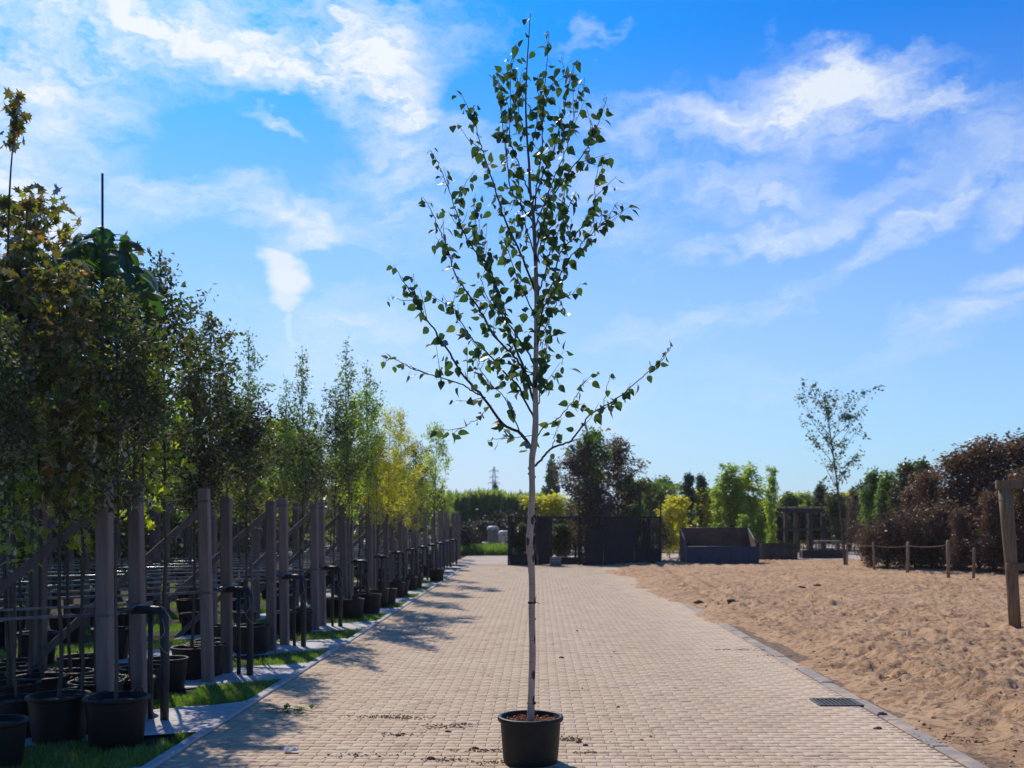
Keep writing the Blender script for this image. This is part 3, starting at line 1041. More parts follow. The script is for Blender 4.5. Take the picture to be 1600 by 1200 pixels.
        add_leaf(pts[-1], np.array([0, 0, .5]), .05)
    # the leafy core along the leader
    for i in range(180):
        y = rg.uniform(150, 600) if i > 40 else rg.uniform(300, 520)
        x0 = np.interp(y, [20, 200, 400, 600], [828, 823, 836, 836])
        add_leaf(W(x0 + rg.normal(0, 26), y, rg.normal(0, .14)), np.array([rg.normal(), 0, 0]), rg.uniform(.05, .085))
    for (x, y) in ((824, 28), (820, 52), (836, 78), (815, 96), (832, 712), (826, 690), (820, 705), (834, 685), (850, 578), (853, 542), (829, 722)):
        add_leaf(W(x, y, rg.normal(0, .02)), np.array([rg.normal(), 0, 0]), rg.uniform(.06, .09))
    p, t_, w_, s_ = (np.array(a) for a in (leaf_p, leaf_t, leaf_w, leaf_s))
    # leaf stalks
    start = p + rg.normal(0, .008, p.shape)
    base = start + t_ / np.linalg.norm(t_, axis=1, keepdims=True) * .018
    V, Q = tubes_np([(np.array([a, b]), np.array([.0011, .0009])) for a, b in zip(p, base)], 4)
    tag(obj('leaf_stalk', mesh_np('leaf_stalk', V, Q), MAT['twig'], root), kind='stuff')
    order = np.argsort(-s_)
    big, small = order[:300], order[300:]
    kinds = []
    for v in range(6):
        tv, tf = LEAF['ovate']
        tv = tv.copy()
        tv[:, 0] *= 1 + .1 * math.sin(v * 2.1)
        tv[:, 2] = tv[:, 2] * (0.4 + .35 * v) - (tv[:, 1] ** 2) * .06 * (v - 2)
        kinds.append(mesh_np('leaf', tv, tf, True))
    for n_, i in enumerate(big):
        tip = Vector(t_[i]).normalized()
        x = tip.cross(Vector(w_[i])).normalized()
        z = x.cross(tip)
        M = Matrix((x, tip, z)).transposed().to_4x4()
        o = obj('leaf', kinds[n_ % 6], MAT['leaf_birch_each'], root)
        o.matrix_local = Matrix.Translation(Vector(base[i])) @ M @ Matrix.Scale(float(s_[i]), 4)
    V, Fc = leaves_np('ovate', base[small], t_[small], w_[small], s_[small])
    tag(obj('leaf_mass', mesh_np('leaf_mass', V, Fc, True), MAT['leaf_birch'], root), kind='stuff')
    print('birch leaves', len(p))


# the same birch leaf for leaves that are objects of their own (colour drawn per object)
_m = MAT['leaf_birch'].copy()
_m.name = 'leaf_birch_each'
MAT['leaf_birch_each'] = _m
_t = _m.node_tree
_oi = _t.nodes.new('ShaderNodeObjectInfo')
for _n in _t.nodes:
    if _n.type == 'VALTORGB':
        _t.links.new(_oi.outputs['Random'], _n.inputs[0])
build_birch()


# ------------------------------------------------------------------ trees: trunk with limbs, crown of leaves
def gen_tree(seed, Ht, clear, Rad, prof, nb, up, n_leaf, size, kind, spread=.06, r0=.02, twigs=4, clump=.35, lean=0.0, leader=0.0):
    """returns (wood mesh, crown mesh) of a young tree standing at the origin"""
    rg = np.random.default_rng(seed)
    n = 14
    tz = np.linspace(0, Ht, n)
    wob = np.cumsum(rg.normal(0, .012, (n, 2)), axis=0)
    wob[:, 0] += lean * (tz / Ht) ** 1.5
    tp = np.column_stack([wob, tz])
    polys = [(tp, np.linspace(r0, r0 * .18, n))]
    at = lambda z: np.array([np.interp(z, tz, tp[:, 0]), np.interp(z, tz, tp[:, 1]), z])
    seg_a, seg_b, wgt = [], [], []
    for i in range(nb):
        u = (i + rg.random()) / nb
        z = clear + (Ht - clear) * u * .96
        a = i * 2.399 + rg.normal(0, .5)
        L = Rad * prof(u) * rg.uniform(.65, 1.25)
        el = up + (1 - up) * .35 * u + rg.normal(0, .12)
        d = np.array([math.cos(a) * math.cos(el), math.sin(a) * math.cos(el), math.sin(el)])
        s = at(z)
        p = [s]
        for k in range(4):
            d = d + np.array([0, 0, .10]) + rg.normal(0, .10, 3)
            d /= np.linalg.norm(d)
            p.append(p[-1] + d * L / 4)
        p = np.array(p)
        polys.append((p, np.linspace(max(.0035, r0 * .38 * (1 - .6 * u)), .0018, 5)))
        for k in range(4):
            seg_a.append(p[k]); seg_b.append(p[k + 1]); wgt.append(.25 * L * (.35 if k == 0 else 1))
        for k in range(twigs):
            f = rg.uniform(.2, 1)
            b = p[0] + (p[-1] - p[0]) * f
            b = p[min(3, int(f * 4))] * (1 - (f * 4 % 1)) + p[min(4, int(f * 4) + 1)] * (f * 4 % 1) if f < 1 else p[-1]
            dd = d + rg.normal(0, .8, 3); dd /= np.linalg.norm(dd)
            e = b + dd * L * rg.uniform(.2, .5)
            polys.append((np.array([b, (b + e) / 2 + rg.normal(0, .01, 3), e]), np.array([.003, .0022, .0012])))
            seg_a.append(b); seg_b.append(e); wgt.append(np.linalg.norm(e - b))
    if leader:
        seg_a.append(at(Ht - leader)); seg_b.append(at(Ht)); wgt.append(leader * .8)
    A, B, wg = np.array(seg_a), np.array(seg_b), np.array(wgt)
    # clumps: some twigs carry many leaves, others few
    wg = wg * rg.lognormal(0, clump, len(wg))
    idx = rg.choice(len(wg), n_leaf, p=wg / wg.sum())
    f = rg.random((n_leaf, 1))
    c = A[idx] + (B[idx] - A[idx]) * f + rg.normal(0, spread, (n_leaf, 3))
    axis = np.column_stack([np.interp(c[:, 2], tz, tp[:, 0]), np.interp(c[:, 2], tz, tp[:, 1]), c[:, 2] - .15])
    out = c - axis
    out /= np.linalg.norm(out, axis=1, keepdims=True) + 1e-6
    tip = out * .7 + rg.normal(0, .55, (n_leaf, 3)) + np.array([0, 0, -.35])
    nrm = rg.normal(0, .8, (n_leaf, 3)) + np.array([0, 0, .7]) + out * .3
    V, Fc = leaves_np(kind, c, tip, nrm, size * rg.uniform(.6, 1.25, n_leaf))
    W, Q = tubes_np(polys, 6)
    return mesh_np('trunk', W, Q, True), mesh_np('crown', V, Fc, kind in ('ovate', 'maple'))


ovoid = lambda u: max(.12, math.sin(math.pi * min(1, .12 + u * .86)) ** .75)
cone = lambda u: max(.06, (1 - u) ** .8) * (.55 + .45 * min(1, u * 6))
column = lambda u: max(.15, (1 - u ** 4)) * (.6 + .4 * min(1, u * 5))
ball = lambda u: max(.2, math.sqrt(max(0, 1 - (2 * u - .9) ** 2)))

KIND = {}
# kind: (label head, generator settings, leaf material, bark)
def kind(name, label, bark, leafm, variants, **kw):
    KIND[name] = (label, [gen_tree(seed=hash_ * 31 + i, **kw) for i, hash_ in enumerate([variants[0]] * variants[1])], leafm, bark, kw['Ht'])


kind('olive', 'dense dark olive small-leaved tree', 'bark', 'leaf_olive', (3, 3), Ht=4.2, clear=1.75, Rad=.74, prof=lambda u: max(.1, math.sin(math.pi * min(1, .2 + u * .78)) ** .9), nb=30, up=.75, n_leaf=3300, size=.062, kind='small', spread=.05, r0=.022, leader=.5, clump=.75)
kind('maple', 'brown and yellow-green maple', 'bark', 'leaf_maple', (5, 2), Ht=4.3, clear=1.7, Rad=.80, prof=ovoid, nb=24, up=.8, n_leaf=1500, size=.105, kind='maple', spread=.07, r0=.022, leader=.5)
kind('birch', 'slender pointed green birch', 'bark_pale', 'leaf_green', (7, 3), Ht=4.7, clear=1.8, Rad=.80, prof=cone, nb=30, up=.85, n_leaf=2300, size=.055, kind='small', spread=.05, r0=.018, leader=.5)
kind('green', 'loose fresh green young tree', 'bark', 'leaf_fresh', (11, 2), Ht=4.2, clear=1.6, Rad=.85, prof=ovoid, nb=22, up=.9, n_leaf=2600, size=.065, kind='small', spread=.05, r0=.02, leader=.4)
kind('lime', 'bright lime-green large-leaved tree', 'bark', 'leaf_fresh', (73, 2), Ht=3.9, clear=1.5, Rad=.7, prof=ovoid, nb=16, up=.8, n_leaf=330, size=.13, kind='maple', spread=.07, r0=.02, leader=.3)
kind('locust', 'bright yellow feathery tree', 'bark', 'leaf_yellow', (13, 1), Ht=4.0, clear=1.7, Rad=.85, prof=ovoid, nb=24, up=.55, n_leaf=5000, size=.062, kind='lance', spread=.06, r0=.02, leader=.3)
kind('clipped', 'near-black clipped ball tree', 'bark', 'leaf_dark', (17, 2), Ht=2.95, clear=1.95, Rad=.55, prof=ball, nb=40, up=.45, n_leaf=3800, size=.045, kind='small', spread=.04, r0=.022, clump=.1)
kind('cedar', 'feathery drooping green tree', 'bark', 'leaf_green', (19, 1), Ht=4.3, clear=1.6, Rad=.85, prof=cone, nb=34, up=.25, n_leaf=4200, size=.07, kind='lance', spread=.045, r0=.022, leader=.4)

ORD = ['first', 'second', 'third', 'fourth', 'fifth', 'sixth', 'seventh', 'eighth', 'ninth', 'tenth', 'eleventh', 'twelfth', 'thirteenth', 'fourteenth', 'fifteenth']


def row_of(x, y):
    return ORD[max(0, min(14, round((y - ROW_M * (x - POST_X) - 8.5) / 2.55)))]


def row_tree(kd, x, y, ht, rz, v, label=None):
    r = row_of(x, y)
    t = place_tree('%s_tree' % ('young' if kd != 'birch' else 'birch'), kd, (x, y, .30), ht - .30, rz, v, label or '%s in the %s row from the broad-leaved tree' % (KIND[kd][0], r),
                   None if label else '%s trees of the %s row' % (kd, r), 'birch tree' if kd == 'birch' else 'tree')
    return t


def row_pot(kd, x, y, s, rz):
    r = row_of(x, y)
    what = {'olive': 'an olive-leaved tree', 'maple': 'a maple', 'birch': 'a birch', 'green': 'a fresh green tree', 'locust': 'the yellow tree', 'clipped': 'a clipped ball tree', 'cedar': 'a feathery green tree', 'lime': 'a lime-green tree'}[kd]
    place_pot((x, y, -.02), s, rz, 'black plastic pot under %s in the %s row from the broad-leaved tree' % (what, r), '%s pots of the %s row' % (kd, r))




def place_tree(name, kd, loc, height, rz, v=0, label=None, group=None, cat='tree'):
    lab, var, lm, bm, h0 = KIND[kd]
    wood, crown = var[v % len(var)]
    t = tag(empty(name, loc, rz), label or lab, cat, group)
    s = height / h0
    t.scale = (s * (1 if s > .8 else 1), s, s)
    obj('trunk', wood, MAT[bm], t)
    tag(obj('crown', crown, MAT[lm], t), kind='stuff')
    return t


# ------------------------------------------------------------------ pots, posts and pipes of the rows
def pot_meshes():
    R1, R0, h = .205, .165, .33
    body = MB().lathe([(0, .003), (R0, 0), (R0 + .004, .01), (R1 - .004, h - .03), (R1 - .004, h), (R1 - .012, h), (R1 - .02, h - .08)], 24).mesh('body')
    rim = MB().lathe([(R1 - .006, h - .028), (R1 + .008, h - .026), (R1 + .011, h - .006), (R1 + .006, h + .002), (R1 - .012, h + .001)], 24).mesh('rim')
    soil = MB().lathe([(0, h - .025), (R1 * .5, h - .03), (R1 - .012, h - .045)], 16).mesh('soil')
    handle = MB().tube([(0.04 * math.cos(a), 0, .035 * math.sin(a)) for a in np.linspace(0, math.pi, 7)], .004, 5).mesh('handle')
    for m_, k in ((body, 'black_plastic'), (rim, 'black_plastic'), (soil, 'pot_soil'), (handle, 'black_plastic')):
        m_.materials.append(MAT[k])
    return body, rim, soil, handle


POTM = pot_meshes()


def place_pot(loc, s=1.0, rz=0.0, label='black plastic nursery pot holding a young tree in the rows', group='nursery pots in the tree rows'):
    t = tag(empty('plant_pot', loc, rz), label, 'plant pot', group)
    t.scale = (s, s, s)
    for nm, m_ in zip(('body', 'rim', 'soil'), POTM):
        obj(nm, m_, None, t)
    obj('handle', POTM[3], None, t, (.20, 0, .325), (0, 0, R(90)))
    obj('handle', POTM[3], None, t, (-.20, 0, .325), (0, 0, R(90)))
    return t


ROW_DIR = Vector((-1, -ROW_M, 0)).normalized()


def post_mesh(h):
    return MB().box((0, 0, h / 2 - .05), (.112, .112, h + .1), bevel=.012).mesh('post')


def build_posts():
    me = [post_mesh(1.98), post_mesh(1.94), post_mesh(2.02)]
    bandm = MB().box((0, 0, 0), (.118, .118, .035), bevel=.008).mesh('band')
    rgp = random.Random(3)
    for n in range(15):
        for k in range(2):
            y = ROW_Z[n] + k * (.62 + rgp.uniform(-.03, .05))
            x = POST_X + rgp.uniform(-.03, .03)
            t = tag(empty('support_post', (x, y, 0), rgp.uniform(-.08, .08)), 'square grey timber post of the %s pair from the broad-leaved tree, %s the pylon' % (ORD[n], ('farther from', 'nearer to')[k]), 'post', 'paired posts ending the tree rows')
            t.rotation_euler.x = rgp.uniform(-.014, .014); t.rotation_euler.y = rgp.uniform(-.024, .006)
            obj('post', me[rgp.randrange(3)], MAT['post_wood'], t)
            obj('band', bandm, MAT['band'], t, (0, 0, .92))
            obj('band', bandm, MAT['band'], t, (0, 0, 1.88))
            if n < 9 and k == 0:
                q = ROW_DIR * 2.05
                # the strut stands beside the post, its foot further along the row
                a = Vector((0, 0, 1.78)) + ROW_DIR * .05
                b = Vector((q.x, q.y, -.02))
                MB().bar(a, b, .045, .07, .006).build('brace', MAT['brace_wood'], t)
        # posts further along the row
        for j, d in enumerate((1.55, 4.2, 7.0)):
            if n > 9: break
            for k in range(2):
                p_ = Vector((POST_X, ROW_Z[n] + k * .65, 0)) + ROW_DIR * (d + rgp.uniform(-.1, .1))
                if p_.y < 3 or p_.x / p_.y < -.62: continue
                if j == 0 and k == 1: continue
                t = tag(empty('support_post', p_, rgp.uniform(-.1, .1)), 'square grey timber post standing inside the %s tree row from the broad-leaved tree' % ORD[n], 'post', 'inner posts of the %s tree row' % ORD[n])
                obj('post', me[rgp.randrange(3)], MAT['post_wood'], t)
                obj('band', bandm, MAT['band'], t, (0, 0, .92))


build_posts()


def build_pipes():
    rgp = random.Random(8)
    for n in range(13):
        # a water pipe on short legs: comes along the row at hip height, turns down by the kerb
        x1 = -3.16
        y0 = ROW_Z[n] + .32
        t = tag(empty('water_pipe', (x1, y0 + .1, 0)), 'black irrigation pipe bending to the ground at the %s row from the broad-leaved tree' % ORD[n], 'pipe', 'irrigation pipes of the tree rows')
        L = ROW_DIR * (6.0 if n < 6 else 4.0)
        st = Vector((-.26, -.30, .92))
        MB().tube([st, st + L * .5 + Vector((0, 0, -.02)), st + L], .013, 8).build('rail', MAT['rail_metal'], t)
        s2 = st + Vector((-.02, .66, .03))
        MB().tube([s2, s2 + L * .5 + Vector((0, 0, -.03)), s2 + L], .011, 8).build('rail', MAT['rail_metal'], t)
        s3 = st + Vector((-.1, .25, .97))
        MB().tube([s3, s3 + L * .5 + Vector((0, 0, -.04)), s3 + L], .006, 6).build('wire', MAT['rail_metal'], t)
        MB().tube([st + Vector((-.05, -.02, .0)), st + Vector((-.02, .3, .02)), st + Vector((0, .68, .03))], .026, 10).build('sleeve', MAT['black_pipe'], t)
        MB().tube([st + Vector((-.04, .35, .0)), (-.10, .05, .92), (-.03, .02, .915), (0, 0, .86), (0.005, 0, .45), (0, 0, -.05)], [.034, .036, .038, .040, .036, .036], 12).build('down_pipe', MAT['black_pipe'], t)
        MB().tube([(-.13, .04, .90), (-.135, .04, .5), (-.13, .04, -.05)], .022, 10).build('leg', MAT['black_pipe'], t)
        MB().tube([(.0, -.04, .86), (.03, -.07, .74), (-.03, -.07, .66), (.02, -.06, .58), (.05, -.05, .56)], .004, 6).build('hose', MAT['rail_metal'], t)


build_pipes()


LAST = [None]


def tall_maple(X, D):
    """leader shoots with leaf tufts on top of the first maple"""
    t = LAST[0]
    bpy.context.view_layer.update()
    inv = t.matrix_world.inverted()
    rg = np.random.default_rng(2)
    polys, pts, szs = [], [], []
    for path, tufts in (([(10, 470), (12, 400), (15, 300), (20, 230), (30, 150)], [(28, 150, 12, 10), (24, 175, 16, 14), (22, 200, 14, 10), (20, 222, 14, 8), (12, 315, 9, 14), (10, 350, 12, 10)]),
                        ([(28, 470), (36, 400), (42, 340), (48, 308)], [(48, 315, 8, 8), (42, 335, 10, 7), (40, 365, 14, 12), (44, 385, 14, 12), (30, 400, 16, 14)])):
        w = np.array([P(x, y, D) for x, y in path])
        polys.append((spline(w, 12), np.linspace(.012, .004, 12)))
        for (x, y, r, n) in tufts:
            for _ in range(int(n * 1.3)):
                pts.append(np.array(P(x + rg.normal(0, r * .55), y + rg.normal(0, r * .45), D + rg.normal(0, r * D / F * .6))))
                szs.append(rg.uniform(.07, .12))
    V, Q = tubes_np(polys, 6)
    me = mesh_np('leader', V, Q, True)
    me.transform(inv)
    obj('leader', me, MAT['bark'], t)
    n = len(pts)
    V, Fc = leaves_np('maple', np.array(pts), rg.normal(0, .8, (n, 3)) + np.array([0, 0, -.5]), rg.normal(0, 1, (n, 3)), np.array(szs))
    me = mesh_np('leaf_tuft', V, Fc, True)
    me.transform(inv)
    tag(obj('leaf_tuft', me, MAT['leaf_maple'], t), kind='stuff')


def build_rows():
    rg = random.Random(21)
    # trees at the path end of the rows: (kind, x px of the crown, y px of the top, depth, variant)
    front = [
        ('lime', 62, 400, 8.9, 0), ('lime', 222, 520, 9.6, 1), ('lime', 130, 560, 8.2, 1), ('lime', 22, 620, 8.0, 0),
        ('maple', 14, 395, 8.5, 0), ('maple', 48, 312, 9.3, 1), ('cedar', 128, 415, 10.2, 0), ('olive', 262, 402, 10.3, 0), ('olive', 205, 470, 9.0, 1),
        ('olive', 330, 488, 11.8, 2), ('birch', 395, 516, 13.1, 0), ('olive', 352, 600, 13.4, 1), ('birch', 470, 545, 15.4, 1), ('birch', 549, 532, 17.6, 2),
        ('birch', 577, 566, 18.6, 0), ('birch', 440, 590, 15.2, 2), ('locust', 604, 640, 20.4, 0), ('birch', 624, 640, 23.0, 1), ('locust', 618, 700, 22.6, 0), ('locust', 590, 690, 20.0, 0), ('locust', 640, 735, 25.0, 0), ('olive', 648, 690, 25.6, 2),
        ('green', 682, 664, 28.2, 0), ('green', 668, 712, 30.8, 1), ('green', 575, 610, 20.2, 1), ('olive', 520, 610, 17.9, 0), ('clipped', 470, 690, 15.9, 0),
        ('clipped', 388, 640, 13.2, 1), ('clipped', 320, 700, 11.2, 0), ('green', 545, 650, 18.3, 0), ('olive', 300, 520, 11.0, 2), ('olive', 110, 500, 9.3, 2), ('green', 20, 470, 9.5, 0), ('olive', 150, 560, 8.6, 0),
    ]
    labels = {('maple', 14): 'young maple whose tall bare leader ends in a tuft of brown leaves',
              ('locust', 604): 'young tree with bright yellow feathery foliage among the green row trees'}
    used = []
    for kd, x, y, D, v in front:
        X = (x - CX) * D / F
        ht = H + (HY - y) * D / F
        LAST[0] = row_tree(kd, X, D, ht, rg.uniform(0, 6.28), v, labels.get((kd, x)))
        row_pot(kd, X, D, rg.uniform(.95, 1.1), rg.uniform(0, 6.28))
        used.append((X, D))
        if (kd, x) == ('maple', 14):
            tall_maple(X, D)
    # the other trees of the rows
    for n in range(15):
        for j in range(9):
            d = .25 + j * .85 + rg.uniform(-.12, .12)
            b = Vector((POST_X, ROW_Z[n] + .33, 0)) + ROW_DIR * d
            b.y += rg.uniform(-.12, .12)
            if n > 9 and j > 3: break
            if b.x / b.y < -.60 or b.y < 5.5: continue
            if any((b.x - ux) ** 2 + (b.y - uy) ** 2 < .36 for ux, uy in used): continue
            kd = rg.choice(['olive', 'olive', 'olive', 'birch', 'birch', 'clipped', 'green', 'maple'])
            if kd in ('green', 'cedar') and n < 2: kd = 'olive'
            px = CX + F * b.x / b.y
            # canopy line falls to the right in the photograph: keep the fill trees below it
            lim = np.interp(px, [-400, 0, 200, 350, 450, 600, 720], [420, 500, 560, 640, 660, 720, 775])
            ht = min(rg.uniform(3.6, 4.5), H + (HY - lim) * b.y / F)
            if kd == 'clipped': ht = rg.uniform(2.7, 3.1)
            row_tree(kd, b.x, b.y, max(ht, 2.6), rg.uniform(0, 6.28), rg.randrange(3))
            row_pot(kd, b.x, b.y, rg.uniform(.9, 1.15), rg.uniform(0, 6.28))
            used.append((b.x, b.y))
    # pots and trees by the lower left corner, placed on the ground where they stand
    for (x, y, s, kd, topy) in ((182, 1160, 1.12, 'olive', 430), (92, 1155, 1.10, 'maple', 420), (18, 1128, 1.05, 'olive', 470), (-8, 1196, 1.0, 'olive', 480)):
        p_ = G(x, y)
        row_pot(kd, p_.x, p_.y, s, rg.uniform(0, 6))
        ht = H + (HY - topy) * p_.y / F
        row_tree(kd, p_.x, p_.y, ht, rg.uniform(0, 6), 1)


build_rows()


def build_bigleaf():
    """young tree with huge drooping heart-shaped leaves and the cane it is tied to"""
    D = 8.8
    b = P(158, 700, D)
    t = tag(empty('broadleaf_tree', (b.x, D, .0)), 'young tree with huge drooping heart-shaped dark green leaves, tied to a tall cane', 'tree')
    top = P(160, 368, D).z
    n = 10
    pts = [(.02 * math.sin(i), .02 * math.cos(i * 1.3), top * i / (n - 1)) for i in range(n)]
    MB().tube(pts, [.022 - .0015 * i for i in range(n)], 8).build('trunk', MAT['bark'], t)
    rg = np.random.default_rng(9)
    ms = []
    for v in range(4):
        tv, tf = LEAF['heart']
        tv = tv.copy()
        tv[:, 2] *= .7 + .35 * v
        ms.append(mesh_np('leaf', tv, tf, True))
    N = 110
    stems = []
    for i in range(N):
        z = top - .02 - (i / N) ** 1.1 * .85
        a = i * 2.399 + rg.normal(0, .4)
        L = .08 + .34 * (i / N) ** .7 + rg.uniform(-.08, .12)
        s = Vector((0, 0, z))
        e = Vector((math.cos(a) * L, math.sin(a) * L, z + .05 + .04 * rg.random()))
        stems.append((np.array([s, (s + e) / 2 + Vector((0, 0, .03)), e]), np.array([.006, .005, .004])))
        tip = Vector((math.cos(a) * .8, math.sin(a) * .8, -.75 + rg.normal(0, .4))).normalized()
        nrm = Vector((math.cos(a) * .6 + rg.normal(0, .45), math.sin(a) * .6 + rg.normal(0, .45), .8))
        x = tip.cross(nrm).normalized()
        M = Matrix((x, tip, x.cross(tip))).transposed().to_4x4()
        o = obj('leaf', ms[i % 4], MAT['leaf_broad'], t)
        sz = float(rg.uniform(.11, .19) * (.7 + .5 * min(1, i / N * 2.5)))
        o.matrix_local = Matrix.Translation(e) @ M @ Matrix.Scale(sz, 4)
    V, Q = tubes_np(stems, 6)
    tag(obj('leaf_stalk', mesh_np('leaf_stalk', V, Q, True), MAT['leaf_broad'], t), kind='stuff')
    place_pot((b.x, D, -.02), 1.05, 0, 'black plastic pot under the broad-leaved tree', None)
    c = P(160, 271, D + .03)
    cane = tag(empty('support_cane', (c.x, D + .03, 0)), 'tall thin dark cane rising bare above the broad-leaved tree', 'cane')
    MB().tube([(0, 0, .25), (.004, 0, c.z * .5), (0, 0, c.z)], [.011, .0105, .010], 8).build('rod', MAT['cane'], cane)
    for z in (1.4, 2.3):
        MB().lathe([(.011, -.012), (.03, -.012), (.03, .012), (.011, .012)], 10, (0, 0, z)).build('tie', MAT['black_plastic'], cane)


build_bigleaf()


# ------------------------------------------------------------------ behind and to the right
kind('purple', 'dark purple-leaved tree rising behind the black cage', 'bark', 'leaf_purple', (23, 2), Ht=5.2, clear=.7, Rad=1.25, prof=ovoid, nb=36, up=.8, n_leaf=6200, size=0.12, kind='small', spread=.10, r0=.05, leader=.5, clump=0.8)
kind('deep', 'deep green tree rising between purple trees', 'bark', 'leaf_green', (29, 2), Ht=5.2, clear=.7, Rad=1.15, prof=ovoid, nb=36, up=.8, n_leaf=5600, size=0.13, kind='small', spread=.10, r0=.05, leader=.5, clump=0.7)
kind('column', 'slim clipped tree with bright yellow-green leaves', 'bark', 'leaf_fresh', (31, 3), Ht=4.3, clear=.25, Rad=0.55, prof=lambda u: (.8 + .25 * math.sin(11 * u + 1)) * (1 - .35 * u ** 6), nb=44, up=.6, n_leaf=4300, size=0.12, kind='small', spread=.08, r0=.03, leader=.5, clump=0.8)
kind('yellowcol', 'bushy upright shrub with bright yellow leaves', 'bark', 'leaf_yellow', (37, 2), Ht=2.8, clear=.15, Rad=.55, prof=lambda u: (.8 + .25 * math.sin(9 * u)) * (1 - .4 * u ** 4), nb=36, up=.6, n_leaf=3600, size=0.115, kind='small', spread=.09, r0=.025, clump=0.7)
kind('bluecol', 'upright blue-green shrub', 'bark', 'leaf_blue', (41, 2), Ht=3.6, clear=.25, Rad=.5, prof=lambda u: (.75 + .3 * math.sin(8 * u + 2)) * (1 - .4 * u ** 4), nb=40, up=.7, n_leaf=5600, size=0.115, kind='small', spread=.08, r0=.03, leader=.4)
kind('conifer', 'pointed dark green conifer', 'bark', 'leaf_blue', (43, 1), Ht=6.0, clear=.4, Rad=1.5, prof=cone, nb=60, up=.15, n_leaf=8000, size=0.22, kind='small', spread=.09, r0=.06, leader=.6)
kind('airy', 'slender leaning tree with an airy open crown', 'bark', 'leaf_blue', (47, 1), Ht=6.0, clear=2.1, Rad=1.75, prof=lambda u: .55 + .45 * math.sin(math.pi * min(1, u * 1.1)), nb=26, up=.75, n_leaf=1900, size=0.11, kind='small', spread=.06, r0=.05, twigs=5, clump=1.1, lean=-.75, leader=.6)
kind('beech', 'tall russet beech shrub', 'bark', 'leaf_beech', (53, 3), Ht=3.7, clear=.02, Rad=1.2, prof=lambda u: (.75 + .25 * math.sin(9 * u)) * max(.25, 1 - .7 * u ** 2.2), nb=80, up=.95, n_leaf=11000, size=.095, kind='small', spread=.13, r0=.04, twigs=6, leader=.5, clump=.8)
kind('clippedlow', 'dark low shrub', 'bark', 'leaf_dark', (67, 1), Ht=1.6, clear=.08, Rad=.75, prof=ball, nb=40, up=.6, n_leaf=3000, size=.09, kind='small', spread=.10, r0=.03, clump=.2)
kind('beechlow', 'low russet beech shrub', 'bark', 'leaf_beech', (71, 3), Ht=1.5, clear=.02, Rad=1.3, prof=ball, nb=70, up=.5, n_leaf=7500, size=.095, kind='small', spread=0.15, r0=.03, twigs=5, clump=0.6)
kind('mixed', 'bushy olive green tree', 'bark', 'leaf_olive', (59, 2), Ht=3.6, clear=.5, Rad=.9, prof=ovoid, nb=34, up=.8, n_leaf=5600, size=0.14, kind='small', spread=.10, r0=.03, leader=.4, clump=0.7)
kind('leafy', 'bushy mid green tree', 'bark', 'leaf_green', (61, 2), Ht=3.6, clear=.4, Rad=1.0, prof=ovoid, nb=34, up=.8, n_leaf=5600, size=0.15, kind='small', spread=.10, r0=.03, leader=.4, clump=0.7)


def bgtree(kd, x, y, D, label, v=0, group=None, name='tree', cat='tree', wide=1.0, base=0.0, rz=None):
    ht = H + (HY - y) * D / F - base
    t = place_tree(name, kd, ((x - CX) * D / F, D, base), ht, (x * 1.7) % 6.28 if rz is None else rz, v, label, group, cat)
    t.scale = (t.scale[0] * wide, t.scale[1] * wide, t.scale[2])
    return t


